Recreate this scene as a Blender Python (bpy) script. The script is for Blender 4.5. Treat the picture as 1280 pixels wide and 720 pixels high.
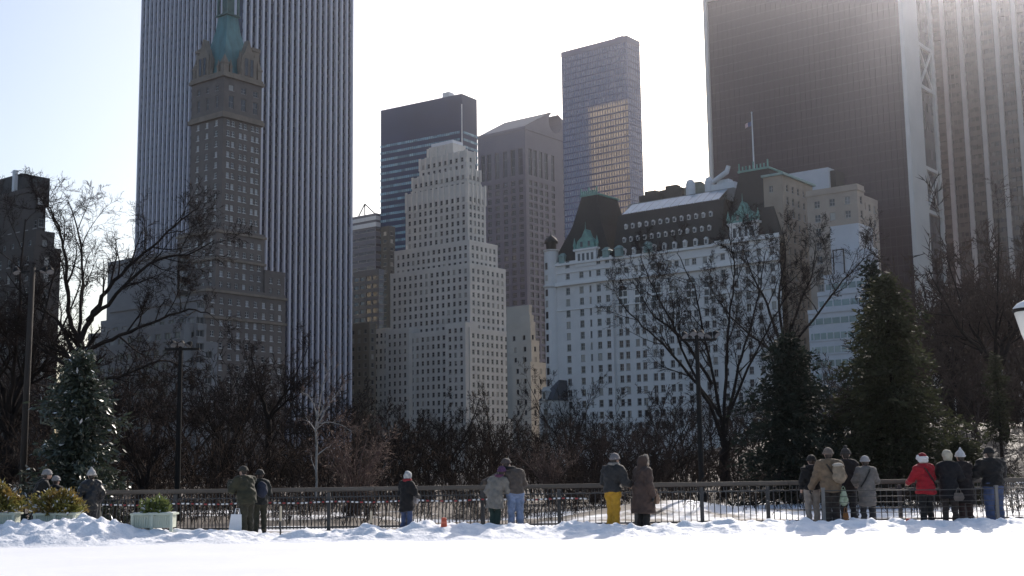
import bpy, math, random
import numpy as np
from mathutils import Vector, Matrix
RAD = math.radians
scene = bpy.context.scene
C = scene.collection
for o in list(bpy.data.objects):
    bpy.data.objects.remove(o)

# ------------------------------------------------------------------ camera
CAM_Z, FPX = 1.6, 1580.0            # eye height in metres, focal length in pixels of a 1280 wide frame
PITCH, ROLL = RAD(8.1), RAD(-0.8)
CAM_R = Matrix.Rotation(RAD(90) + PITCH, 3, 'X') @ Matrix.Rotation(ROLL, 3, 'Z')
cam_data = bpy.data.cameras.new('camera')
cam_data.sensor_width = 36.0
cam_data.lens = 36.0 * FPX / 1280.0
cam_data.clip_start, cam_data.clip_end = 0.1, 9000.0
cam = bpy.data.objects.new('camera', cam_data)
C.objects.link(cam)
cam.matrix_world = Matrix.Translation((0, 0, CAM_Z)) @ CAM_R.to_4x4()
scene.camera = cam

# ------------------------------------------------------------------ sky, sun, exposure
SUN_AZ, SUN_EL = RAD(23.0), RAD(27.5)      # azimuth is measured from straight ahead towards the right
world = bpy.data.worlds.new('World')
scene.world = world
world.use_nodes = True
wn = world.node_tree
bg = wn.nodes['Background']
sky_tex = wn.nodes.new('ShaderNodeTexSky')
sky_tex.sky_type = 'NISHITA'
sky_tex.sun_disc = False
sky_tex.sun_elevation = SUN_EL
sky_tex.sun_rotation = SUN_AZ
sky_tex.altitude = 0.0
sky_tex.air_density = 1.0
sky_tex.dust_density = 3.0
sky_tex.ozone_density = 1.7
wn.links.new(sky_tex.outputs[0], bg.inputs[0])
bg.inputs[1].default_value = 0.125
sun_data = bpy.data.lights.new('sun', 'SUN')
sun_data.energy = 4.0
sun_data.angle = RAD(0.5)
sun_data.color = (1.0, 0.92, 0.84)
sun = bpy.data.objects.new('sun', sun_data)
C.objects.link(sun)
SUN_DIR = Vector((math.sin(SUN_AZ) * math.cos(SUN_EL), math.cos(SUN_AZ) * math.cos(SUN_EL), math.sin(SUN_EL)))
sun.rotation_euler = SUN_DIR.to_track_quat('Z', 'Y').to_euler()
vs = scene.view_settings
vs.view_transform = 'Standard'
vs.look = 'None'
vs.exposure = 0.45
vs.gamma = 1.0
vs.use_curve_mapping = False
scene.cycles.use_denoising = True
scene.cycles.max_bounces = 6
scene.cycles.diffuse_bounces = 3
scene.cycles.glossy_bounces = 3
scene.cycles.transmission_bounces = 3
scene.cycles.volume_bounces = 0
scene.cycles.transparent_max_bounces = 6

# ------------------------------------------------------------------ measuring helpers
def ray(px, py):
    return CAM_R @ Vector(((px - 640.0) / FPX, -(py - 360.0) / FPX, -1.0))
def at(px, py, Y):                          # the point at depth Y seen at pixel (px, py)
    d = ray(px, py)
    t = Y / d.y
    return Vector((d.x * t, Y, CAM_Z + d.z * t))
def height_at(px, py, x, y):                # height seen at pixel (px, py) at the plan distance of (x, y)
    d = ray(px, py)
    return CAM_Z + d.z / math.hypot(d.x, d.y) * math.hypot(x, y)
def along(p, v, px, py):                    # how far from plan point p along v the pixel's vertical plane is met
    d = ray(px, py)
    r = d.x / d.y
    return (r * p[1] - p[0]) / (v[0] - r * v[1])
def XatY(px, py, Y):
    return at(px, py, Y).x

# ------------------------------------------------------------------ materials
MATS = {}
def mat(name, col, rough=0.8, var=0.15, scale=1.0, bump=0.0, metal=0.0, spec=0.4, col2=None, rnd=0.0, detail=4.0, trans=0.0, sheen=0.0, stretch=None, bscale=None):
    if name in MATS:
        return MATS[name]
    m = bpy.data.materials.new(name)
    m.use_nodes = True
    nt = m.node_tree
    N, L = nt.nodes, nt.links
    b = N['Principled BSDF']
    b.inputs['Roughness'].default_value = rough
    b.inputs['Metallic'].default_value = metal
    b.inputs['Specular IOR Level'].default_value = spec
    if sheen:
        b.inputs['Sheen Weight'].default_value = sheen
        b.inputs['Sheen Roughness'].default_value = 0.35
    tc = N.new('ShaderNodeTexCoord')
    mp = N.new('ShaderNodeMapping')
    if stretch:
        mp.inputs['Scale'].default_value = stretch
    L.new(tc.outputs['Object'], mp.inputs[0])
    nz = N.new('ShaderNodeTexNoise')
    nz.inputs['Scale'].default_value = scale
    nz.inputs['Detail'].default_value = detail
    nz.inputs['Roughness'].default_value = 0.6
    L.new(mp.outputs[0], nz.inputs['Vector'])
    rp = N.new('ShaderNodeValToRGB')
    c2 = col2 if col2 else tuple(c * (1 - var) for c in col)
    c1 = col if col2 else tuple(min(1, c * (1 + var)) for c in col)
    rp.color_ramp.elements[0].position = 0.32
    rp.color_ramp.elements[1].position = 0.68
    rp.color_ramp.elements[0].color = (*c2, 1)
    rp.color_ramp.elements[1].color = (*c1, 1)
    L.new(nz.outputs[0], rp.inputs[0])
    out = rp.outputs[0]
    if rnd > 0:
        oi = N.new('ShaderNodeObjectInfo')
        mr = N.new('ShaderNodeMapRange')
        mr.inputs['To Min'].default_value = 1 - rnd
        mr.inputs['To Max'].default_value = 1 + rnd
        L.new(oi.outputs['Random'], mr.inputs['Value'])
        vm = N.new('ShaderNodeVectorMath')
        vm.operation = 'SCALE'
        L.new(out, vm.inputs[0])
        L.new(mr.outputs[0], vm.inputs['Scale'])
        out = vm.outputs[0]
    L.new(out, b.inputs['Base Color'])
    if bump > 0:
        n2 = N.new('ShaderNodeTexNoise')
        n2.inputs['Scale'].default_value = bscale or scale * 4
        n2.inputs['Detail'].default_value = 5
        L.new(mp.outputs[0], n2.inputs['Vector'])
        bp = N.new('ShaderNodeBump')
        bp.inputs['Strength'].default_value = bump
        bp.inputs['Distance'].default_value = 0.05
        L.new(n2.outputs[0], bp.inputs['Height'])
        L.new(bp.outputs[0], b.inputs['Normal'])
    if trans > 0:
        tr = N.new('ShaderNodeBsdfTranslucent')
        L.new(out, tr.inputs[0])
        mx = N.new('ShaderNodeMixShader')
        mx.inputs[0].default_value = trans
        L.new(b.outputs[0], mx.inputs[1])
        L.new(tr.outputs[0], mx.inputs[2])
        L.new(mx.outputs[0], N['Material Output'].inputs[0])
    MATS[name] = m
    return m

def glass_mat(name, col, blind=(0.45, 0.42, 0.38), share=0.25, rough=0.08, spec=0.6, metal=0.0, cell=None):
    """Window glass; a share of the windows have pale blinds or curtains drawn behind them."""
    if name in MATS:
        return MATS[name]
    m = bpy.data.materials.new(name)
    m.use_nodes = True
    nt = m.node_tree
    N, L = nt.nodes, nt.links
    b = N['Principled BSDF']
    b.inputs['Roughness'].default_value = rough
    b.inputs['Specular IOR Level'].default_value = spec
    b.inputs['Metallic'].default_value = metal
    if cell:
        tc = N.new('ShaderNodeTexCoord')
        mp = N.new('ShaderNodeMapping')
        mp.inputs['Scale'].default_value = cell
        L.new(tc.outputs['Object'], mp.inputs[0])
        fl = N.new('ShaderNodeVectorMath')
        fl.operation = 'FLOOR'
        L.new(mp.outputs[0], fl.inputs[0])
        wnz = N.new('ShaderNodeTexWhiteNoise')
        wnz.noise_dimensions = '3D'
        L.new(fl.outputs[0], wnz.inputs['Vector'])
        val = wnz.outputs['Value']
    else:
        oi = N.new('ShaderNodeObjectInfo')
        val = oi.outputs['Random']
    rp = N.new('ShaderNodeValToRGB')
    e = rp.color_ramp.elements
    e[0].position, e[0].color = 0.0, (*[c * 0.6 for c in col], 1)
    e[1].position, e[1].color = max(0.01, 1 - share), (*[min(1, c * 1.4) for c in col], 1)
    if share > 0:
        k = e.new(min(0.999, 1 - share + 0.02)); k.color = (*[c * 0.6 for c in blind], 1)
        k = e.new(1.0); k.color = (*blind, 1)
    L.new(val, rp.inputs[0])
    L.new(rp.outputs[0], b.inputs['Base Color'])
    MATS[name] = m
    return m

# ------------------------------------------------------------------ mesh helpers
def mesh_np(name, v, f, mats, fm=None, smooth=False):
    """Mesh from numpy vertices and an (n,4) or (n,3) face array."""
    v = np.asarray(v, dtype=np.float32)
    f = np.asarray(f, dtype=np.int32)
    me = bpy.data.meshes.new(name)
    k = f.shape[1]
    me.vertices.add(len(v)); me.vertices.foreach_set('co', v.ravel())
    me.loops.add(len(f) * k); me.loops.foreach_set('vertex_index', f.ravel())
    me.polygons.add(len(f))
    me.polygons.foreach_set('loop_start', np.arange(0, len(f) * k, k, dtype=np.int32))
    me.polygons.foreach_set('loop_total', np.full(len(f), k, dtype=np.int32))
    if fm is not None:
        me.polygons.foreach_set('material_index', np.asarray(fm, dtype=np.int32))
    if smooth:
        me.polygons.foreach_set('use_smooth', np.ones(len(f), dtype=bool))
    for m in mats:
        me.materials.append(m)
    me.update(calc_edges=True)
    return me

class MB:
    def __init__(s):
        s.v, s.f, s.m = [], [], []
    def face(s, pts, mi=0):
        n = len(s.v)
        s.v += [tuple(p) for p in pts]
        s.f.append(tuple(range(n, n + len(pts))))
        s.m.append(mi)
    def box(s, x0, x1, y0, y1, z0, z1, mi=0, bottom=True):
        n = len(s.v)
        s.v += [(x0, y0, z0), (x1, y0, z0), (x1, y1, z0), (x0, y1, z0), (x0, y0, z1), (x1, y0, z1), (x1, y1, z1), (x0, y1, z1)]
        fs = [(4, 5, 6, 7), (0, 1, 5, 4), (1, 2, 6, 5), (2, 3, 7, 6), (3, 0, 4, 7)]
        if bottom:
            fs.append((3, 2, 1, 0))
        for q in fs:
            s.f.append(tuple(n + i for i in q)); s.m.append(mi)
    def frustum(s, b, zb, t, zt, mi=0, cap=True):
        """b, t = (x0, x1, y0, y1) at heights zb and zt."""
        n = len(s.v)
        for (x0, x1, y0, y1), z in ((b, zb), (t, zt)):
            s.v += [(x0, y0, z), (x1, y0, z), (x1, y1, z), (x0, y1, z)]
        fs = [(0, 1, 5, 4), (1, 2, 6, 5), (2, 3, 7, 6), (3, 0, 4, 7)]
        if cap:
            fs.append((4, 5, 6, 7))
        for q in fs:
            s.f.append(tuple(n + i for i in q)); s.m.append(mi)
    def lathe(s, cx, cy, prof, n=16, mi=0, a0=0.0):
        """prof = [(r, z), ...] from bottom to top."""
        k0 = len(s.v)
        for r, z in prof:
            for i in range(n):
                a = a0 + 2 * math.pi * i / n
                s.v.append((cx + r * math.cos(a), cy + r * math.sin(a), z))
        for j in range(len(prof) - 1):
            for i in range(n):
                i2 = (i + 1) % n
                s.f.append((k0 + j * n + i, k0 + j * n + i2, k0 + (j + 1) * n + i2, k0 + (j + 1) * n + i)); s.m.append(mi)
        s.f.append(tuple(k0 + (len(prof) - 1) * n + i for i in range(n))); s.m.append(mi)
        s.f.append(tuple(k0 + n - 1 - i for i in range(n))); s.m.append(mi)
    def tube(s, pts, rads, n=6, mi=0, cap=True):
        pts = [Vector(p) for p in pts]
        if not hasattr(rads, '__len__'):
            rads = [rads] * len(pts)
        k0 = len(s.v)
        up = None
        for j, p in enumerate(pts):
            d = (pts[min(j + 1, len(pts) - 1)] - pts[max(j - 1, 0)]).normalized()
            if up is None:
                up = Vector((0, 0, 1)) if abs(d.z) < 0.9 else Vector((1, 0, 0))
            a = d.cross(up).normalized()
            b = a.cross(d).normalized()
            up = b
            for i in range(n):
                t = 2 * math.pi * (i + 0.5) / n
                s.v.append(tuple(p + (a * math.cos(t) + b * math.sin(t)) * rads[j]))
        for j in range(len(pts) - 1):
            for i in range(n):
                i2 = (i + 1) % n
                s.f.append((k0 + j * n + i, k0 + j * n + i2, k0 + (j + 1) * n + i2, k0 + (j + 1) * n + i)); s.m.append(mi)
        if cap:
            s.f.append(tuple(k0 + i for i in range(n))[::-1]); s.m.append(mi)
            s.f.append(tuple(k0 + (len(pts) - 1) * n + i for i in range(n))); s.m.append(mi)
    def mesh(s, name, mats, smooth=False):
        me = bpy.data.meshes.new(name)
        me.from_pydata(s.v, [], s.f)
        for m in mats:
            me.materials.append(m)
        me.polygons.foreach_set('material_index', s.m)
        if smooth:
            me.polygons.foreach_set('use_smooth', [True] * len(s.f))
        me.update()
        return me
    def build(s, name, mats, parent=None, smooth=False, loc=(0, 0, 0), rot=0.0):
        if not isinstance(mats, (list, tuple)):
            mats = [mats]
        return link(name, s.mesh(name, mats, smooth), parent, loc, rot)

def link(name, data, parent=None, loc=(0, 0, 0), rot=0.0):
    o = bpy.data.objects.new(name, data)
    C.objects.link(o)
    o.location = loc
    o.rotation_euler = (0, 0, rot)
    if parent is not None:
        o.parent = parent
    return o
def tag(o, label=None, cat=None, group=None, kind=None):
    if label: o['label'] = label
    if cat: o['category'] = cat
    if group: o['group'] = group
    if kind: o['kind'] = kind
    return o
def thing(name, label, cat, loc=(0, 0, 0), rot=0.0, group=None):
    return tag(link(name, None, None, loc, rot), label, cat, group)
def copy_tree(o, parent=None):
    c = o.copy()
    C.objects.link(c)
    c.parent = parent
    for ch in list(o.children):
        copy_tree(ch, c)
    return c

# ------------------------------------------------------------------ the setting: ground, rink, snow bank
def sstep(t):
    t = np.clip(t, 0, 1)
    return t * t * (3 - 2 * t)
def vnoise(x, y, seed=0):
    x = np.asarray(x, dtype=np.float64); y = np.asarray(y, dtype=np.float64)
    xi, yi = np.floor(x).astype(np.int64), np.floor(y).astype(np.int64)
    fx, fy = sstep(x - xi), sstep(y - yi)
    def h(a, b):
        n = (a * 374761393 + b * 668265263 + seed * 1442695041) & 0x7fffffff
        n = ((n ^ (n >> 13)) * 1274126177) & 0x7fffffff
        return ((n ^ (n >> 16)) & 0xffff) / 65535.0
    a = h(xi, yi) * (1 - fx) + h(xi + 1, yi) * fx
    b = h(xi, yi + 1) * (1 - fx) + h(xi + 1, yi + 1) * fx
    return a * (1 - fy) + b * fy
def fbm(x, y, seed=0, octv=4):
    s, a, t = 0, 0.5, 0
    for k in range(octv):
        s = s + a * vnoise(x * 2 ** k, y * 2 ** k, seed + k * 17); t += a; a *= 0.5
    return s / t
def gz(x, y):                                # height of the park ground
    x = np.asarray(x, dtype=np.float64); y = np.asarray(y, dtype=np.float64)
    hill = 4.4 * sstep((x - 13) / 17) * sstep((y - 40) / 55) * (1 - sstep((y - 150) / 120))
    hump = 0.55 * np.exp(-(((x - 4.6) / 2.6) ** 2 + ((y - 41) / 3.0) ** 2)) + 0.9 * np.exp(-(((x + 19) / 4) ** 2 + ((y - 62) / 5.0) ** 2))
    und = 0.5 * (fbm(x / 6, y / 6, 5) - 0.45) * sstep((y - 34.5) / 8) * (1 - sstep((y - 300) / 100))
    return hill + hump * sstep((y - 34) / 3) + und
def gzf(x, y):
    return float(gz(x, y))

def grid_mesh(name, xs, ys, zf, mats, smooth=True):
    X, Y = np.meshgrid(xs, ys, indexing='ij')
    V = np.stack([X, Y, zf(X, Y)], -1).reshape(-1, 3)
    nx, ny = len(xs), len(ys)
    i, j = np.meshgrid(np.arange(nx - 1), np.arange(ny - 1), indexing='ij')
    a = (i * ny + j).ravel()
    F = np.stack([a, a + ny, a + ny + 1, a + 1], -1)
    return mesh_np(name, V, F, mats, smooth=smooth)

def snow_ground_mat():
    m = mat('park_snow', (0.72, 0.73, 0.76), 0.75, 0.05, 0.6, bump=0.4, bscale=3.0)
    nt = m.node_tree; N, L = nt.nodes, nt.links
    b = N['Principled BSDF']
    tc = N.new('ShaderNodeTexCoord')
    n1 = N.new('ShaderNodeTexNoise'); n1.inputs['Scale'].default_value = 0.11; n1.inputs['Detail'].default_value = 7; n1.inputs['Roughness'].default_value = 0.68
    L.new(tc.outputs['Object'], n1.inputs['Vector'])
    rp = N.new('ShaderNodeValToRGB'); rp.color_ramp.elements[0].position = 0.47; rp.color_ramp.elements[1].position = 0.53
    sep = N.new('ShaderNodeSeparateXYZ'); L.new(tc.outputs['Object'], sep.inputs[0])
    mr = N.new('ShaderNodeMapRange'); mr.inputs['From Min'].default_value = 50; mr.inputs['From Max'].default_value = 66; mr.inputs['To Min'].default_value = 0.035; mr.inputs['To Max'].default_value = -0.26
    L.new(sep.outputs['Y'], mr.inputs['Value'])
    sx = N.new('ShaderNodeMapRange'); sx.inputs['From Min'].default_value = -4; sx.inputs['From Max'].default_value = 6; sx.inputs['To Min'].default_value = -0.075; sx.inputs['To Max'].default_value = 0.0
    L.new(sep.outputs['X'], sx.inputs['Value'])
    ad = N.new('ShaderNodeMath'); L.new(n1.outputs[0], ad.inputs[0]); L.new(mr.outputs[0], ad.inputs[1])
    ad2 = N.new('ShaderNodeMath'); L.new(ad.outputs[0], ad2.inputs[0]); L.new(sx.outputs[0], ad2.inputs[1])
    L.new(ad2.outputs[0], rp.inputs[0])
    n2 = N.new('ShaderNodeTexNoise'); n2.inputs['Scale'].default_value = 4.0; n2.inputs['Detail'].default_value = 5
    L.new(tc.outputs['Object'], n2.inputs['Vector'])
    r2 = N.new('ShaderNodeValToRGB'); r2.color_ramp.elements[0].color = (0.05, 0.038, 0.028, 1); r2.color_ramp.elements[1].color = (0.13, 0.10, 0.075, 1)
    L.new(n2.outputs[0], r2.inputs[0])
    src = b.inputs['Base Color'].links[0].from_socket
    mx = N.new('ShaderNodeMixRGB')
    L.new(rp.outputs[0], mx.inputs[0]); L.new(r2.outputs[0], mx.inputs[1]); L.new(src, mx.inputs[2])
    L.new(mx.outputs[0], b.inputs['Base Color'])
    return m

def axis(fine0, fine1, step, far, growth=1.35):
    a = list(np.arange(fine0, fine1 + 1e-6, step))
    s, p = step, fine1
    while p < far:
        s *= growth; p += s; a.append(p)
    s, p = step, fine0
    while p > -far:
        s *= growth; p -= s; a.insert(0, p)
    return np.array(a)
ground = link('ground', grid_mesh('ground', axis(-70, 70, 1.4, 3500), axis(34, 150, 1.4, 3500), gz, [snow_ground_mat()]))
tag(ground, kind='structure')

M_RINK = mat('packed_rink_snow', (0.80, 0.81, 0.83), 0.55, 0.035, 0.35, bump=0.25, bscale=2.5, spec=0.3)
rink = link('rink_ground', grid_mesh('rink_ground', np.linspace(-70, 70, 15), np.linspace(-60, 33.2, 20), lambda X, Y: X * 0 + 0.30 - 0.25, [M_RINK]))
rink.location.z = -0.03
tag(rink, kind='structure')

def bank_z(x, y):
    left = sstep((-7.6 - x) / 3.2)
    crest = 0.16 + 0.27 * left + 0.16 * (fbm(x / 1.7, y * 0 + 3, 11) - 0.5) * 2 + 0.10 * sstep((x - 3) / 2) * sstep((9 - x) / 2)
    yc = 30.3 + 0.5 * (fbm(x / 2.5, y * 0, 21) - 0.5)
    wf = 2.0 + 0.6 * left
    prof = np.where(y < yc, sstep(1 - (yc - y) / wf), sstep(1 - (y - yc) / 1.6) * 0.75 + 0.25)
    lumps = (fbm(x / 0.6, y / 0.6, 31, 4) - 0.45) * 0.30 + np.maximum(0, vnoise(x / 0.30, y / 0.30, 77) - 0.52) * 0.28 + np.maximum(0, vnoise(x / 0.14, y / 0.14, 78) - 0.52) * 0.17
    edge = sstep((y - 27.7) / 1.1)
    return 0.012 + np.maximum(0.0, (crest * prof * 1.0 + lumps * prof ** 0.7 * (0.75 + 0.5 * left))) * edge
M_BANK = mat('shovelled_snow', (0.80, 0.81, 0.84), 0.7, 0.05, 3.0, bump=0.5, bscale=14.0, spec=0.3)
bank = link('snow_bank', grid_mesh('snow_bank', np.arange(-22, 22.01, 0.055), np.arange(27.7, 33.0, 0.065), bank_z, [M_BANK]))
tag(bank, 'ridge of shovelled white snow lumps along the edge of the rink', 'snow bank', kind='structure')

# ------------------------------------------------------------------ buildings
THETA = RAD(-38.0)
E_DIR = Vector((math.cos(THETA), math.sin(THETA)))            # local +x: to the right and towards the camera
D_DIR = Vector((-math.sin(THETA), math.cos(THETA)))           # local +y: to the right and away from the camera
M_FRAME = mat('window_frame_paint', (0.30, 0.29, 0.28), 0.6, 0.1, 2.0)
M_FRAME_W = mat('white_window_frame', (0.62, 0.62, 0.60), 0.6, 0.08, 2.0)
M_ROOF = mat('roof_gravel', (0.24, 0.23, 0.22), 0.9, 0.25, 0.3)
M_WHITEROOF = mat('white_roof', (0.74, 0.75, 0.78), 0.7, 0.05, 0.5)  # near-white tops of setbacks and crown
G_DARK = glass_mat('sash_glass', (0.030, 0.033, 0.040), share=0.16)
G_BLUE = glass_mat('blue_glass', (0.03, 0.05, 0.09), share=0.0, spec=0.7)

_win_cache = {}
def window_mesh(w, h, frame, glass, bars=1, cross=0):
    key = (round(w, 2), round(h, 2), frame.name, glass.name, bars, cross)
    if key in _win_cache:
        return _win_cache[key]
    mb = MB()
    t = min(0.14, w * 0.1)
    x0, x1, z0, z1 = -w / 2 - 0.02, w / 2 + 0.02, -h / 2 - 0.02, h / 2 + 0.02
    mb.face([(x0, 0, z0), (x1, 0, z0), (x1, 0, z1), (x0, 0, z1)], 1)
    mb.box(x0, x0 + t, -0.08, 0.01, z0, z1, 0, False)
    mb.box(x1 - t, x1, -0.08, 0.01, z0, z1, 0, False)
    mb.box(x0 + t, x1 - t, -0.07, 0.01, z1 - t, z1, 0, True)
    mb.box(x0 + t, x1 - t, -0.12, 0.01, z0, z0 + t * 1.3, 0, True)
    if h < 3.2:
        mb.box(x0 - 0.12, x1 + 0.12, -0.42, -0.12, z0 - 0.16, z0 + 0.02, 0, True)
    for k in range(bars):
        zz = z0 + (z1 - z0) * (k + 1) / (bars + 1)
        mb.box(x0 + t, x1 - t, -0.06, 0.01, zz - t * 0.4, zz + t * 0.4, 0, True)
    for k in range(cross):
        xx = x0 + (x1 - x0) * (k + 1) / (cross + 1)
        mb.box(xx - t * 0.5, xx + t * 0.5, -0.07, 0.01, z0 + t * 1.3, z1 - t, 0, False)
    me = mb.mesh('window', [frame, glass])
    _win_cache[key] = me
    return me

def far_glass(gl):
    """The same glass with the blinds varying from window to window of one joined mesh."""
    if gl.name.endswith('_joined') or gl.node_tree.nodes.get('Object Info') is None:
        return gl
    nm = gl.name + '_joined'
    if nm in MATS:
        return MATS[nm]
    m = gl.copy(); m.name = nm
    N, L = m.node_tree.nodes, m.node_tree.links
    oi = N['Object Info']
    to = [l.to_socket for l in oi.outputs['Random'].links]
    tc = N.new('ShaderNodeTexCoord'); mp = N.new('ShaderNodeMapping'); mp.inputs['Scale'].default_value = (0.31, 0.31, 0.285)
    fl = N.new('ShaderNodeVectorMath'); fl.operation = 'FLOOR'
    wz = N.new('ShaderNodeTexWhiteNoise'); wz.noise_dimensions = '3D'
    L.new(tc.outputs['Object'], mp.inputs[0]); L.new(mp.outputs[0], fl.inputs[0]); L.new(fl.outputs[0], wz.inputs['Vector'])
    for t in to:
        L.new(wz.outputs['Value'], t)
    MATS[nm] = m
    return m

class Building:
    def __init__(s, name, label, px, py, Y, cat='building', theta=THETA, group=None):
        p = at(px, py, Y)
        s.th = theta
        s.e = Vector((math.cos(theta), math.sin(theta)))
        s.d = Vector((-math.sin(theta), math.cos(theta)))
        s.c = Vector((p.x, p.y))
        s.ztop = p.z
        s.root = thing(name, label, cat, (p.x, p.y, 0), theta, group)
        s.wins = []
    def world(s, x, y):
        return s.c + s.e * x + s.d * y
    def nx(s, px, py, y=0.0):                 # local x where pixel meets the left (north) face plane at local y
        p = s.world(0, y)
        return along(p, s.e, px, py)
    def wy(s, px, py, x=0.0):                 # local y where pixel meets the right (west) face plane at local x
        p = s.world(x, 0)
        return along(p, s.d, px, py)
    def z(s, px, py, x=0.0, y=0.0):
        p = s.world(x, y)
        return height_at(px, py, p.x, p.y)
    def face(s, mb, side, a0, a1, k, z0, z1, cols, rows, depth=0.35, mi=0, win=None, rmi=None):
        """A wall with real openings. side 'n': along local x at y=k facing -y; 'w': along local y at x=k facing +x."""
        if side == 'n':
            pt = lambda u, z, q=0.0: (u, k + q, z)
        else:
            pt = lambda u, z, q=0.0: (k - q, u, z)
        rmi = mi if rmi is None else rmi
        def quad(u0, u1, za, zb):
            if u1 - u0 > 1e-4 and zb - za > 1e-4:
                mb.face([pt(u0, za), pt(u1, za), pt(u1, zb), pt(u0, zb)], mi)
        zc = z0
        for (ra, rb) in sorted(rows):
            quad(a0, a1, zc, ra)
            uc = a0
            for (ca, cb) in cols:
                quad(uc, ca, ra, rb)
                mb.face([pt(ca, ra), pt(cb, ra), pt(cb, ra, depth), pt(ca, ra, depth)], rmi)
                mb.face([pt(ca, rb, depth), pt(cb, rb, depth), pt(cb, rb), pt(ca, rb)], rmi)
                mb.face([pt(ca, ra, depth), pt(ca, rb, depth), pt(ca, rb), pt(ca, ra)], rmi)
                mb.face([pt(cb, ra), pt(cb, rb), pt(cb, rb, depth), pt(cb, ra, depth)], rmi)
                if win:
                    c = pt((ca + cb) / 2, (ra + rb) / 2, depth - 0.05)
                    s.wins.append((c, 0.0 if side == 'n' else RAD(90), cb - ca, rb - ra, win))
                uc = cb
            quad(uc, a1, ra, rb)
            zc = rb
        quad(a0, a1, zc, z1)
    @staticmethod
    def cols(a0, a1, pitch, w, margin=0.8):
        n = max(1, int(round((a1 - a0 - 2 * margin) / pitch)))
        st = (a1 - a0 - 2 * margin) / n
        return [(a0 + margin + st * (i + 0.5) - w / 2, a0 + margin + st * (i + 0.5) + w / 2) for i in range(n)]
    @staticmethod
    def rows(z0, z1, fh, h, top=1.2):
        r, z = [], z1 - top
        while z - h > z0 + 0.3:
            r.append((z - h, z)); z -= fh
        return r
    def tier(s, mb, x0, x1, y0, y1, z0, z1, pitch=3.3, fh=3.5, ww=1.35, wh=1.95, top=1.3, zmin=8.0, depth=0.35, mi=0, win=None, nwin=True, wwin=True, roof=1, parapet=0.9, wpitch=None, ncols=None, wcols=None, rows=None):
        win = win or (M_FRAME, G_DARK, 1, 0)
        rw = rows if rows is not None else s.rows(max(z0, zmin), z1, fh, wh, top)
        nc = ncols if ncols is not None else s.cols(x0, x1, pitch, ww)
        wc = wcols if wcols is not None else s.cols(y0, y1, wpitch or pitch, ww)
        s.face(mb, 'n', x0, x1, y0, z0, z1, nc, rw if nwin else [], depth, mi, win)
        s.face(mb, 'w', y0, y1, x1, z0, z1, wc, rw if wwin else [], depth, mi, win)
        mb.face([(x0, y1, z0), (x0, y0, z0), (x0, y0, z1), (x0, y1, z1)], mi)
        mb.face([(x1, y1, z0), (x0, y1, z0), (x0, y1, z1), (x1, y1, z1)], mi)
        mb.face([(x0, y0, z1 - 0.02), (x1, y0, z1 - 0.02), (x1, y1, z1 - 0.02), (x0, y1, z1 - 0.02)], roof)
        if parapet:
            t = 0.45
            mb.box(x0 - 0.06, x1 + 0.06, y0 - 0.06, y0 + t, z1 - 0.25, z1 + parapet, mi)
            mb.box(x1 - t, x1 + 0.06, y0 + t, y1 + 0.06, z1 - 0.25, z1 + parapet, mi)
            mb.box(x0 - 0.06, x0 + t, y0 + t, y1 + 0.06, z1 - 0.25, z1 + parapet, mi)
            mb.box(x0 + t, x1 - t, y1 - t, y1 + 0.06, z1 - 0.25, z1 + parapet, mi)
    def place_windows(s, limit=300, seed=1, parent=None):
        """The windows that show largest are parts of their own; the rest are joined into one part."""
        ws = sorted(s.wins, key=lambda w: (-(w[2] * w[3] > 6), -w[0][2]))
        for c, r, w, h, (fr, gl, bars, cross) in ws[:limit]:
            link('window', window_mesh(w, h, fr, gl, bars, cross), parent or s.root, c, r)
        rest = ws[limit:]
        if rest:
            mb, mats = MB(), []
            for c, r, w, h, (fr, gl, bars, cross) in rest:
                gl = far_glass(gl)
                for m in (fr, gl):
                    if m not in mats: mats.append(m)
                me = window_mesh(w, h, fr, gl, 1 if bars else 0, 0)
                n = len(mb.v)
                cs, sn = math.cos(r), math.sin(r)
                for v in me.vertices:
                    x, y, z = v.co
                    mb.v.append((c[0] + x * cs - y * sn, c[1] + x * sn + y * cs, c[2] + z))
                for p in me.polygons:
                    mb.f.append(tuple(n + i for i in p.vertices)); mb.m.append(mats.index((fr, gl)[p.material_index]))
            tag(mb.build('window', mats, s.root), kind='stuff')
        s.wins = []

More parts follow.
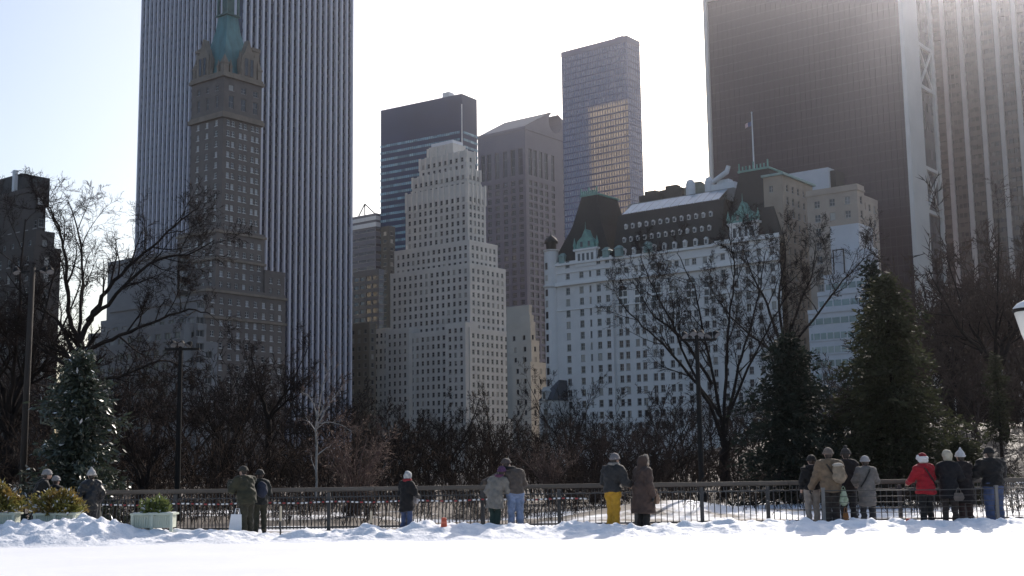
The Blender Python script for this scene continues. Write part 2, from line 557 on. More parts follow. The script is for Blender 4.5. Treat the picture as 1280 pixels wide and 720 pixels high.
# ---- the long grey-white tower of vertical marble ribs
M_MARBLE = mat('white_marble_rib', (0.58, 0.585, 0.66), 0.5, 0.08, 0.05, stretch=(1, 1, 0.15))
M_GMGLASS = glass_mat('dark_blue_tower_glass', (0.010, 0.015, 0.040), share=0.06, blind=(0.12, 0.13, 0.16), spec=0.6, cell=(0.45, 0.45, 0.27))
M_SPANDREL = mat('dark_spandrel', (0.035, 0.04, 0.06), 0.35, 0.2, 0.1)
def ribbed_tower():
    b = Building('ribbed_office_tower', 'huge slab tower of white vertical marble ribs and dark blue glass', 299, 40, 478)
    x0 = b.nx(173, 150)
    y1 = b.wy(441, 200)
    H = 216.0
    ch = 2.2                                   # cut corner
    core = MB()
    core.face([(x0, 0.9, 0), (-ch, 0.9, 0), (-ch, 0.9, H), (x0, 0.9, H)])
    core.face([(-0.9, ch, 0), (-0.9, y1, 0), (-0.9, y1, H), (-0.9, ch, H)])
    core.face([(-ch, 0.9, 0), (-0.9, ch, 0), (-0.9, ch, H), (-ch, 0.9, H)])
    core.face([(x0, y1, 0), (x0, 0.9, 0), (x0, 0.9, H), (x0, y1, H)])
    core.face([(-0.9, y1, 0), (x0, y1, 0), (x0, y1, H), (-0.9, y1, H)])
    core.face([(x0, 0.9, H), (-ch, 0.9, H), (-0.9, ch, H), (-0.9, y1, H), (x0, y1, H)])
    core.build('curtain_wall', M_GMGLASS, b.root)
    sp = MB()
    z = 10.0
    while z < H - 4:
        sp.box(x0, -ch, 0.66, 0.95, z, z + 1.3, 0)
        sp.box(-0.95, -0.66, ch, y1, z, z + 1.3, 0)
        z += 3.9
    tag(sp.build('spandrel', M_SPANDREL, b.root), kind='stuff')
    rib = MB()                                 # a tapering fin
    w = 0.84
    for (xa, ya, xb, yb) in ((-w / 2, 0.9, -w * 0.42, -0.25), (-w * 0.42, -0.25, w * 0.42, -0.25), (w * 0.42, -0.25, w / 2, 0.9)):
        rib.face([(xa, ya, 4), (xb, yb, 4), (xb, yb, H), (xa, ya, H)])
    rib.face([(-w / 2, 0.9, H), (-w * .42, -0.25, H), (w * .42, -0.25, H), (w / 2, 0.9, H)])
    me = rib.mesh('marble_rib', [M_MARBLE])
    n = 23
    for i in range(n):
        link('marble_rib', me, b.root, (x0 + 0.5 + (-ch - 0.9 - x0) * i / (n - 1), 0, 0))
    n = 20
    for i in range(n):
        o = link('marble_rib', me, b.root, (0, ch + 0.7 + (y1 - ch - 1.3) * i / (n - 1), 0), RAD(90))
        o.scale.x = 1.25
    cap = MB()
    cap.box(x0 - 0.4, -ch, -0.3, 1.2, H - 2.5, H + 1.0); cap.box(-1.2, 0.3, ch, y1 + 0.4, H - 2.5, H + 1.0)
    cap.build('top_band', M_MARBLE, b.root)
ribbed_tower()

# ---- the brown setback hotel tower with a green copper spire
M_SBRICK = mat('brown_brick', (0.150, 0.130, 0.120), 0.85, 0.14, 0.25)
M_STRIM = mat('tan_terracotta', (0.215, 0.180, 0.145), 0.8, 0.18, 0.4)
M_COPPER = mat('green_copper', (0.075, 0.19, 0.20), 0.6, 0.25, 0.5, stretch=(1, 1, 0.25))
M_COPPER_D = mat('dark_copper', (0.07, 0.13, 0.12), 0.6, 0.25, 0.6)
G_SH = glass_mat('pale_sash_glass', (0.035, 0.04, 0.05), share=0.4, blind=(0.5, 0.5, 0.52), spec=0.7)
def spire_tower():
    b = Building('spired_hotel_tower', 'brown brick setback tower with green copper spire, before the ribbed tower', 280, 93, 425)
    W = (M_FRAME_W, G_SH, 1, 1)
    mb = MB()
    x0 = b.nx(240, 110); y1 = b.wy(327, 110)
    z1 = b.ztop
    zc = b.z(280, 143)
    zl = b.z(280, 286)
    w = -x0
    # shaft
    nc = [(x0 + w * f - 0.75, x0 + w * f + 0.75) for f in (0.22, 0.5, 0.79)]
    wc = []
    for f in (0.2, 0.52, 0.84):
        wc += [(y1 * f - 1.75, y1 * f - 0.35), (y1 * f + 0.35, y1 * f + 1.75)]
    b.tier(mb, x0, 0, 0, y1, zl - 4, zc, mi=0, ncols=nc, wcols=wc, fh=3.75, wh=2.0, top=1.4, zmin=zl - 2, win=W, parapet=0)
    # belvedere storeys
    b.tier(mb, x0, 0, 0, y1, zc, z1, mi=0, ncols=nc, wcols=[(y1 * f - 1.1, y1 * f + 1.1) for f in (0.2, 0.52, 0.84)], rows=[(zc + 3.0, zc + 7.4), (zc + 9.3, zc + 11.4)], win=(M_FRAME, G_DARK, 1, 1), parapet=0)
    mb.build('tower_shaft', [M_SBRICK, M_ROOF], b.root)
    tr = MB()
    tr.box(x0 - 0.9, 0.9, -0.9, y1 + 0.9, zc - 0.9, zc + 0.5); tr.box(x0 - 0.5, 0.5, -0.5, y1 + 0.5, zc + 0.5, zc + 1.2)
    tr.box(x0 - 0.8, 0.8, -0.8, y1 + 0.8, z1 - 0.6, z1 + 0.5); tr.box(x0 - 0.4, 0.4, -0.4, y1 + 0.4, z1 + 0.5, z1 + 1.4)
    tr.build('cornice', M_STRIM, b.root)
    # lower tiers
    lo = MB()
    xa = b.nx(222, 300, -3.0); ya = b.wy(331, 300, 1.2)
    zt = b.z(280, 288, 1.2, -3)
    b.tier(lo, xa, 1.2, -3.0, ya, 20, zt, pitch=4.2, fh=3.75, ww=1.5, wh=2.0, top=2.4, win=W, zmin=40, parapet=1.2, wpitch=3.6)
    xb = b.nx(196, 380, -8.0); yb = b.wy(357, 380, 3.0)
    zb = b.z(274, 362, 3.0, -8)
    b.tier(lo, xb, 3.0, -8.0, yb, 0, zb, pitch=3.6, fh=3.75, ww=1.5, wh=2.0, top=2.2, win=W, zmin=14, parapet=1.4)
    lo.build('lower_wall', [M_SBRICK, M_ROOF], b.root)
    lt = MB()
    for (u0, u1, v0, v1, z) in ((xa, 1.2, -3.0, ya, zt), (xa, 1.2, -3.0, ya, zt - 9.5), (xb, 3.0, -8, yb, zb), (xb, 3.0, -8, yb, zb - 9.0)):
        lt.box(u0 - 0.5, u1 + 0.5, v0 - 0.5, v1 + 0.5, z - 0.5, z + 0.35)
    lt.build('string_course', M_STRIM, b.root)
    ym, zm = b.wy(345, 350, 2.2), b.z(300, 352, 2.2, 0)
    mid = MB()
    b.tier(mid, -4, 2.2, ya - 0.5, b.wy(356, 350, 2.2), 20, b.z(345, 342, 2.2, ya), pitch=3.2, fh=3.75, ww=1.3, wh=2.0, win=W, zmin=45, parapet=1.2)
    mid.build('shoulder_wall', [M_SBRICK, M_ROOF], b.root)
    # spire
    cx, cy = x0 / 2, y1 / 2
    sp = MB()
    r = w * 0.52
    z9 = b.z(284, -22, cx, cy)
    zq = b.z(284, 22, cx, cy)
    prof = [(0.80, z1 + 0.6), (0.68, z1 + 6), (0.56, z1 + 11), (0.42, z1 + 16), (0.33, z1 + 20), (0.27, zq)]
    for (f0, za), (f1, zb_) in zip(prof, prof[1:]):
        sp.frustum((cx - r * f0, cx + r * f0, cy - r * f0, cy + r * f0), za, (cx - r * f1, cx + r * f1, cy - r * f1, cy + r * f1), zb_)
    roof = sp.build('copper_spire', M_COPPER, b.root)
    ln = MB()
    q = r * 0.27
    ln.box(cx - q - 0.7, cx + q + 0.7, cy - q - 0.7, cy + q + 0.7, zq, zq + 0.6)
    for sx in (-1, 1):
        for sy in (-1, 1):
            ln.box(cx + sx * q - 0.35, cx + sx * q + 0.35, cy + sy * q - 0.35, cy + sy * q + 0.35, zq + 0.6, z9)
    ln.box(cx - q * 0.6, cx + q * 0.6, cy - q * 0.6, cy + q * 0.6, zq + 0.6, z9)
    ln.frustum((cx - q - 0.6, cx + q + 0.6, cy - q - 0.6, cy + q + 0.6), z9, (cx - 0.1, cx + 0.1, cy - 0.1, cy + 0.1), z9 + 12)
    ln.build('lantern', M_COPPER_D, roof)
    # gothic dormers and pinnacles round the spire
    def gable(mbx, side, u, wd, h0, h1):
        prof = [(-wd / 2, 0), (wd / 2, 0), (wd / 2, h0), (wd * 0.22, h0 + (h1 - h0) * 0.45), (0, h1), (-wd * 0.22, h0 + (h1 - h0) * 0.45), (-wd / 2, h0)]
        for k in (0.0, 2.6):
            pts = []
            for a, z in prof:
                pts.append((u + a, -0.2 + k, z1 + 0.8 + z) if side == 'n' else (0.2 - k, u + a, z1 + 0.8 + z))
            mbx.face(pts if k == 0 else pts[::-1])
        for i in range(len(prof)):
            (a, z), (a2, z2) = prof[i], prof[(i + 1) % len(prof)]
            P = lambda a, z, k: (u + a, -0.2 + k, z1 + 0.8 + z) if side == 'n' else (0.2 - k, u + a, z1 + 0.8 + z)
            mbx.face([P(a, z, 2.6), P(a2, z2, 2.6), P(a2, z2, 0), P(a, z, 0)])
    for side, u in (('n', x0 * 0.66), ('w', y1 * 0.64)):
        g = MB()
        gable(g, side, u, 6.6, 7.0, 14.5)
        dm = g.build('gothic_dormer', M_STRIM, b.root)
        for du in (-1.2, 1.2):
            p = (u + du, -0.32, z1 + 5.0) if side == 'n' else (0.32, u + du, z1 + 5.0)
            link('window', window_mesh(1.5, 6.4, M_SBRICK, G_DARK, 1, 0), dm, p, 0.0 if side == 'n' else RAD(90))
    def pinnacle(x, y, s, h):
        m = MB()
        m.box(x - s, x + s, y - s, y + s, z1 + 0.8, z1 + h * 0.55)
        m.box(x - s * 1.25, x + s * 1.25, y - s * 1.25, y + s * 1.25, z1 + h * 0.55, z1 + h * 0.62)
        m.frustum((x - s, x + s, y - s, y + s), z1 + h * 0.62, (x - 0.06, x + 0.06, y - 0.06, y + 0.06), z1 + h)
        m.build('pinnacle', M_STRIM, b.root)
    for (x, y, s, h) in ((x0 + 0.9, 0.9, 0.8, 9), (-0.9, 0.9, 1.0, 8), (-0.9, y1 - 0.9, 0.9, 9), (x0 + 0.9, y1 - 0.9, 0.9, 10), (x0 * 0.46, 0.7, 0.5, 11), (x0 * 0.86, 0.7, 0.5, 11), (x0 * 0.22, 0.7, 0.45, 6.5), (-0.7, y1 * 0.2, 0.45, 6.5), (-0.7, y1 * 0.44, 0.5, 11), (-0.7, y1 * 0.84, 0.5, 11)):
        pinnacle(x, y, s, h)
    for (x, y, h) in ((x0 * 0.93, 3.2, 13.0), (-2.2, y1 * 0.88, 13.5)):
        chm = MB()
        chm.box(x - 1.3, x + 1.3, y - 1.6, y + 1.6, z1 + 0.8, z1 + h); chm.box(x - 1.6, x + 1.6, y - 1.9, y + 1.9, z1 + h - 1.4, z1 + h - 0.5)
        chm.build('chimney', M_STRIM, b.root)
    b.place_windows()
spire_tower()

# ---- the stepped limestone building in the middle
M_LIME = mat('pale_limestone', (0.56, 0.54, 0.51), 0.85, 0.09, 0.12)
M_LIME2 = mat('limestone_trim', (0.66, 0.625, 0.575), 0.85, 0.08, 0.3)
def stepped_building():
    b = Building('stepped_limestone_building', 'pale limestone office building rising in setbacks to a narrow top', 587, 409, 535)
    wall = MB()
    kw = dict(pitch=3.15, fh=3.5, ww=1.5, wh=2.0)
    def T(sn, sw, L, R, tp, z0, **k):
        x0 = b.nx(L[0], L[1], sn); y1 = b.wy(R[0], R[1], -sw)
        z1 = b.z(tp[0], tp[1], -sw, sn)
        q = dict(kw); q.update(k)
        b.tier(wall, x0, -sw, sn, y1, z0, z1, **q)
        return x0, y1, z1
    xA, yA, zA = T(0, 0, (485, 414), (648, 416), (587, 412), 0, zmin=14, parapet=1.0)
    xB, yB, zB = T(4, 3, (488, 343), (632, 338), (584, 331), zA - 1)
    xC, yC, zC = T(7, 5.5, (493, 309), (622, 312), (580, 302), zB - 1)
    xD, yD, zD = T(9.5, 8.5, (507, 240), (607, 240), (573, 231), zC - 1, ncols=None, top=5.0, wh=2.1)
    xE, yE, zE = T(11, 10, (515, 217), (601, 220), (572, 212), zD - 1, top=2.0)
    xF, yF, zF = T(13, 12, (524, 196), (594, 203), (570, 190), zE - 1, top=2.0)
    # wing steps to the left
    for (pl, pt, sn) in ((467, 414, 5), (460, 434, 3), (454, 468, 1)):
        xl = b.nx(pl, pt, sn)
        zt = b.z(pl + 6, pt, xl, sn)
        b.tier(wall, xl, b.nx(486, pt, sn), sn, 22, 0, zt, zmin=12, wwin=False, **kw)
    # lower blocks flanking the recessed middle of the left face
    xl, xr = b.nx(557, 430, -2.2), 0.0
    b.tier(wall, xl, -0.5, -2.2, 6, 0, b.z(585, 405, 0, -2.2), zmin=12, wwin=False, **kw)
    b.tier(wall, xA + 0.6, b.nx(511, 430, -2.2), -2.2, 6, 0, b.z(500, 414, xA + 6, -2.2), zmin=12, wwin=False, **kw)
    wall.build('wall', [M_LIME, M_WHITEROOF], b.root)
    # stone piers between the tall windows of the upper storeys
    cr = MB()
    x0 = b.nx(536, 182, 14); x1 = b.nx(566, 182, 14)
    zt = b.z(550, 178, (x0 + x1) / 2, 14)
    cr.box(x0, x1, 14, 14 + 9, zF - 0.5, zt - 1.4, 0); cr.box(x0 + 0.8, x1 - 0.8, 14.8, 22, zt - 1.4, zt + 0.3, 1)
    for f in (0.0, 0.33, 0.66, 1.0):
        xx = x0 + (x1 - x0) * f
        cr.box(xx - 0.7, xx + 0.7, 13.3, 14.05, zF - 0.5, zt - 2.0, 0)
    cr.build('crown', [M_LIME2, M_WHITEROOF], b.root)
    pr = MB()
    for (x0, x1, y0, y1, z0, z1) in ((xD, -8.5, 9.5, yD, zD - 7.8, zD + 1.6), (xE, -10, 11, yE, zE - 4, zE + 1.2), (xF, -12, 13, yF, zF - 4.5, zF + 1.2)):
        cs = b.cols(x0, x1, 3.15, 1.5)
        for i in range(len(cs) + 1):
            u = x0 + 0.4 if i == 0 else (x1 - 0.4 if i == len(cs) else (cs[i - 1][1] + cs[i][0]) / 2)
            pr.box(u - 0.45, u + 0.45, y0 - 0.4, y0 + 0.3, z0, z1)
        cs = b.cols(y0, y1, 3.15, 1.5)
        for i in range(len(cs) + 1):
            u = y0 + 0.4 if i == 0 else (y1 - 0.4 if i == len(cs) else (cs[i - 1][1] + cs[i][0]) / 2)
            pr.box(x1 - 0.3, x1 + 0.4, u - 0.45, u + 0.45, z0, z1)
    tag(pr.build('pier', M_LIME2, b.root), kind='stuff')
    b.place_windows()
    return b
stepped_building()

# ---- the dark blue glass slab with pale window bands
M_NAVY = mat('navy_panel', (0.006, 0.022, 0.080), 0.5, 0.15, 0.05, spec=0.2)
M_BAND = glass_mat('pale_window_band', (0.11, 0.23, 0.32), share=0.25, blind=(0.20, 0.36, 0.45), spec=0.8, cell=(0.35, 0.35, 0.27))
M_WHITEMETAL = mat('white_metal', (0.62, 0.63, 0.65), 0.4, 0.08, 0.5)
def blue_slab():
    b = Building('blue_glass_slab', 'dark blue office slab with pale horizontal window bands behind the stepped building', 577, 117, 690, theta=RAD(-33))
    x0 = b.nx(476, 140); y1 = b.wy(596, 130); H = b.ztop
    m = MB()
    m.box(x0, 0, 0, y1, 0, H); m.box(x0 + 0.5, -0.5, 0.5, y1 - 0.5, H, H + 0.01)
    m.build('wall', M_NAVY, b.root)
    zt = b.z(577, 163)
    k = 0
    while zt - k * 4.05 > 60:
        z = zt - k * 4.05
        bm_ = MB(); bm_.box(x0 - 0.25, -1.6, -0.12, 0.0 - 0.001, z - 1.45, z)
        for sx in np.arange(x0 + 1.5, -2, 1.52):
            bm_.box(sx - 0.07, sx + 0.07, -0.2, -0.12, z - 1.45, z, 1)
        bm_.build('window_band', [M_BAND, M_NAVY], b.root)
        b2 = MB(); b2.box(0.001, 0.12, 1.4, y1 + 0.2, z - 1.45, z); b2.build('window_band', M_BAND, b.root)
        k += 1
    s = MB(); s.box(-0.25, 0.2, -0.2, 0.25, 0, b.z(577, 130)); s.build('corner_strip', M_WHITEMETAL, b.root)
    t = MB(); t.box(x0 * 0.28, x0 * 0.2, 4, 9, H, H + 4.2); t.build('rooftop_unit', M_WHITEMETAL, b.root)
blue_slab()

# ---- the pink granite tower with the notched gable
M_PINK = mat('pink_grey_granite', (0.205, 0.182, 0.205), 0.7, 0.08, 0.08)
G_BRONZE = glass_mat('bronze_glass', (0.055, 0.048, 0.06), share=0.2, blind=(0.16, 0.14, 0.13), spec=0.5)
def notched_tower():
    b = Building('notched_gable_tower', 'pinkish granite tower with a gable notched by a round cut', 656, 160, 750)
    zE = b.z(656, 158)
    x0 = b.nx(597, 170); yN = b.wy(693.5, 150); y1 = 2 * yN
    m = MB()
    W = (M_FRAME, G_BRONZE, 2, 0)
    zt = b.z(656, 184); ztb = b.z(656, 217)
    w = -x0
    nc = [(x0 + w * f, x0 + w * f + w * 0.088) for f in (0.07, 0.20, 0.37, 0.54, 0.70, 0.86)]
    wc = []
    for f0 in (0.05, 0.13, 0.22, 0.31, 0.42, 0.62, 0.72, 0.80, 0.88):
        wc.append((y1 * f0, y1 * f0 + y1 * 0.055))
    rows = [(ztb, zt)]
    z = ztb - 3.2
    while z > 60:
        rows.append((z - 3.0, z)); z -= 4.6
    b.face(m, 'n', x0, 0, 0, 0, zE, nc, rows, 0.7, 0, W)
    b.face(m, 'w', 0, y1, 0, 0, zE, wc, rows, 0.7, 0, W)
    zR = b.z(688, 142, 0, yN)
    # gable with round notch
    R = y1 * 0.105
    hn = zR - 1.5 - R * 0.7
    arc = [(yN - R * math.cos(a), hn - R * math.sin(a)) for a in np.linspace(-0.95, math.pi + 0.95, 22)]
    g0 = [(0, zE)] + [(arc[0][0] - 0.02, zR)]
    left = [(0, zE), (yN, zE), (yN, hn - R)] + [p for p in arc[::-1] if p[0] < yN - 1e-3] + [(arc[0][0], zR)]
    right = [(2 * yN - y, z) for y, z in left][::-1]
    # pts ordered around the half-gable
    for half in (left, right):
        m.face([(0.0, y, z) for y, z in half], 0)
    # notch walls running back through the roof
    full = [p for p in arc]
    for (ya, za), (yb, zb) in zip(full, full[1:]):
        m.face([(0, ya, za), (0, yb, zb), (x0, yb, zb), (x0, ya, za)], 0)
    ya = arc[0][0]
    m.face([(x0, ya, zR), (0, ya, zR), (0, *arc[0]), (x0, *arc[0])], 0)
    m.face([(x0, 2 * yN - ya, zR), (0, 2 * yN - ya, zR), (0, *arc[-1]), (x0, *arc[-1])], 0)
    for half in (left, right):
        m.face([(x0, y, z) for y, z in half][::-1], 0)
    m.face([(x0, y1, 0), (x0, 0, 0), (x0, 0, zE), (x0, y1, zE)], 0)
    m.face([(0, y1, 0), (x0, y1, 0), (x0, y1, zE), (0, y1, zE)], 0)
    m.build('wall', [M_PINK, M_ROOF], b.root)
    r = MB()
    r.face([(x0, 0, zE), (-1.5, 0, zE), (-1.5, ya, zR), (x0, ya, zR)]); r.face([(x0, y1, zE), (-1.5, y1, zE), (-1.5, 2 * yN - ya, zR), (x0, 2 * yN - ya, zR)][::-1])
    rf = r.build('roof', mat('dark_roof_metal', (0.07, 0.075, 0.10), 0.5, 0.15, 0.1), b.root)
    k = MB(); k.box(x0 - 0.5, 0.5, -0.5, 0.0, zE - 1.8, zE + 0.2); k.box(0.0, 0.5, 0, y1, zE - 1.8, zE - 0.1)
    k.build('cornice', M_PINK, b.root)
    b.place_windows()
notched_tower()

# ---- the violet glass tower with mirrored panes, and the sunlit block it mirrors
M_VIOLET = mat('violet_mullion', (0.085, 0.095, 0.185), 0.5, 0.1, 0.1)
def mirror_mat():
    m = mat('mirror_violet_glass', (0.16, 0.165, 0.215), 0.05, 0.12, 0.4, metal=0.85, spec=0.6)
    return m
def mirror_tower():
    b = Building('mirror_glass_tower', 'tall violet glass tower with a fine grid of mirrored panes', 783, 46, 640)
    x0 = b.nx(702, 62); y1 = b.wy(799, 60); H = b.ztop
    m = MB(); m.box(x0, 0, 0, y1, 0, H - 0.05); m.build('curtain_wall', mirror_mat(), b.root)
    g = MB()
    z = H - 2.0
    while z > 60:
        g.box(x0, 0.1, -0.16, 0, z - 0.8, z); g.box(0, 0.16, 0.0, y1, z - 0.8, z)
        z -= 3.4
    tag(g.build('spandrel', M_VIOLET, b.root), kind='stuff')
    v = MB(); v.box(-0.11, 0.11, -0.24, 0, 0, H)
    me = v.mesh('mullion', [M_VIOLET])
    n = int(-x0 / 1.6)
    for i in range(n + 1):
        link('mullion', me, b.root, (x0 + (-x0) * i / n, 0, 0))
    n = int(y1 / 1.6)
    for i in range(n + 1):
        link('mullion', me, b.root, (0, y1 * i / n, 0), RAD(90))
    c = MB(); c.box(x0 - 0.2, 0.3, -0.35, 0.6, H - 2, H + 0.6); c.box(-0.6, 0.35, 0.6, y1 + 0.2, H - 2, H + 0.6); c.box(x0 * 0.22, x0 * 0.1, 3, 8, H, H + 2.4)
    c.build('parapet', M_VIOLET, b.root)
    return b
mt = mirror_tower()
def mirrored_block():
    """Cream tower behind the ribbed tower; its sunlit far side shows in the mirrored panes."""
    p = mt.world(-100.0, -176.0)
    root = thing('cream_sunlit_tower', 'cream tower seen only as the golden reflection in the violet glass tower', 'building', (p.x, p.y, 0), THETA)
    H = 243.0
    m = MB(); m.box(-31, 0, 0, 20, 0, H); m.box(-31.5, 0.5, -0.5, 20.5, H, H + 2.5); m.build('wall', mat('warm_cream_stone', (0.78, 0.66, 0.44), 0.8, 0.06, 0.2), root)
    w = MB()
    for i in range(8):
        for k in range(40):
            x = -31 + 2.2 + i * 3.85; z = H - 5 - k * 3.8
            w.box(x - 0.8, x + 0.8, 20.0 + 0.001, 20.05, z - 2.2, z)
    tag(w.build('window', G_DARK, root), kind='stuff')
mirrored_block()

# ---- the black glass tower with white stone edges and cross bracing
M_TRAV = mat('white_travertine', (0.60, 0.575, 0.54), 0.6, 0.07, 0.06)
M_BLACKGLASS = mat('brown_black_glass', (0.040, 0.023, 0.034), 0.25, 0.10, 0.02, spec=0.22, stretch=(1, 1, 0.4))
M_BLACKMULL = mat('brown_black_mullion', (0.036, 0.024, 0.031), 0.45, 0.1, 0.1, spec=0.22)
def black_tower():
    b = Building('black_glass_tower', 'broad black glass tower edged in white stone with cross-braced side', 1133, 100, 462)
    x0 = b.nx(882, 60); y1 = b.wy(1168, 100); H = 196.0
    m = MB()
    m.box(x0 + 1.0, -1.0, 0.8, y1 - 1.0, 0, H); m.build('curtain_wall', M_BLACKGLASS, b.root)
    g = MB()
    z = 4.0
    while z < H:
        g.box(x0 + 1, -1, 0.74, 0.8, z, z + 0.35); z += 3.7
    tag(g.build('spandrel', M_BLACKMULL, b.root), kind='stuff')
    v = MB(); v.box(-0.05, 0.05, 0.68, 0.8, 0, H); me = v.mesh('mullion', [M_BLACKMULL])
    n = int((-x0 - 2) / 2.2)
    for i in range(1, n):
        link('mullion', me, b.root, (x0 + 1 + (-x0 - 2) * i / n, 0, 0))
    s = MB(); s.box(x0 - 0.3, x0 + 1.3, -0.5, y1, 0, H + 1); s.build('stone_edge', M_TRAV, b.root)
    yw = b.wy(1150, 100)
    s = MB(); s.box(-1.3, 0.35, -0.5, yw, 0, H + 1); s.build('stone_edge', M_TRAV, b.root)
    s = MB(); s.box(-1.3, 0.35, y1 - 1.6, y1 + 0.3, 0, H + 1); s.build('stone_edge', M_TRAV, b.root)
    # bracing: tall panels with a cross between two pairs of horizontal struts
    ya, yb = yw, y1 - 1.6
    zs = [b.z(1165, 92), b.z(1165, 37)]
    step_ = b.z(1165, 37) - b.z(1165, 198)
    base = b.z(1165, 92) - 2 * step_
    for k in range(5):
        z0 = base + k * step_
        z1 = z0 + (b.z(1165, 37) - b.z(1165, 92))
        if z1 > H or z0 < 5: continue
        br = MB()
        br.box(-0.7, 0.2, ya, yb, z0 - 0.7, z0 + 0.7); br.box(-0.7, 0.2, ya, yb, z1 - 0.7, z1 + 0.7)
        br.tube([(-0.2, ya, z0), (-0.2, yb, z1)], 0.55, 4); br.tube([(-0.35, yb, z0), (-0.35, ya, z1)], 0.55, 4)
        br.build('cross_brace', M_TRAV, b.root)
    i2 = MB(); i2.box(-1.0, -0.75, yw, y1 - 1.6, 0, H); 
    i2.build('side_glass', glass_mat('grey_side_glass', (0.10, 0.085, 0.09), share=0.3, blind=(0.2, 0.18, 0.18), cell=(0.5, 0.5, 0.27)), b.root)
    t = MB(); t.box(x0 - 0.2, 0.2, -0.2, y1, H, H + 1.2); t.build('top_band', M_TRAV, b.root)
black_tower()

# ---- the tower of white piers at the right edge
M_PIER = mat('cream_pier', (0.50, 0.46, 0.43), 0.6, 0.08, 0.1)
M_DSP = mat('brown_spandrel', (0.10, 0.075, 0.07), 0.5, 0.2, 0.2)
G_BR2 = glass_mat('brown_window_glass', (0.05, 0.042, 0.045), share=0.3, blind=(0.18, 0.15, 0.14), spec=0.5, cell=(0.8, 0.8, 0.26))
def pier_tower():
    b = Building('white_pier_tower', 'tower of pale vertical piers and brown window bands at the right edge', 1345, 100, 470)
    x0 = b.nx(1164, 100); H = 205.0
    H = min(H, math.tan(RAD(24.0)) * b.c.length)
    y1 = 45
    m = MB(); m.box(x0, 0, 0.9, y1, 0, H); m.build('wall', G_BR2, b.root)
    z = 12.0
    while z < H - 3:
        s = MB(); s.box(x0, 0, 0.5, 0.95, z, z + 1.9); s.build('spandrel', M_DSP, b.root); z += 3.85
    pw = (b.nx(1204, 100) - b.nx(1182, 100))
    me = MB(); me.box(-0.85, 0.85, -0.3, 1.0, 0, H + 0.5); me = me.mesh('pier', [M_PIER])
    x = b.nx(1182, 100)
    link('pier', me, b.root, (x0 + 0.85, 0, 0))
    while x < 0:
        link('pier', me, b.root, (x, 0, 0)); x += pw
    mm = MB(); mm.box(-0.1, 0.1, 0.35, 0.95, 0, H); mm = mm.mesh('mullion', [M_DSP])
    x = b.nx(1182, 100)
    while x < 0:
        for q in (0.25, 0.5, 0.75):
            link('mullion', mm, b.root, (x + pw * q, 0, 0))
        x += pw
    t = MB(); t.box(x0 - 0.2, 0.3, -0.4, y1, H, H + 3); t.build('top_band', M_PIER, b.root)
pier_tower()

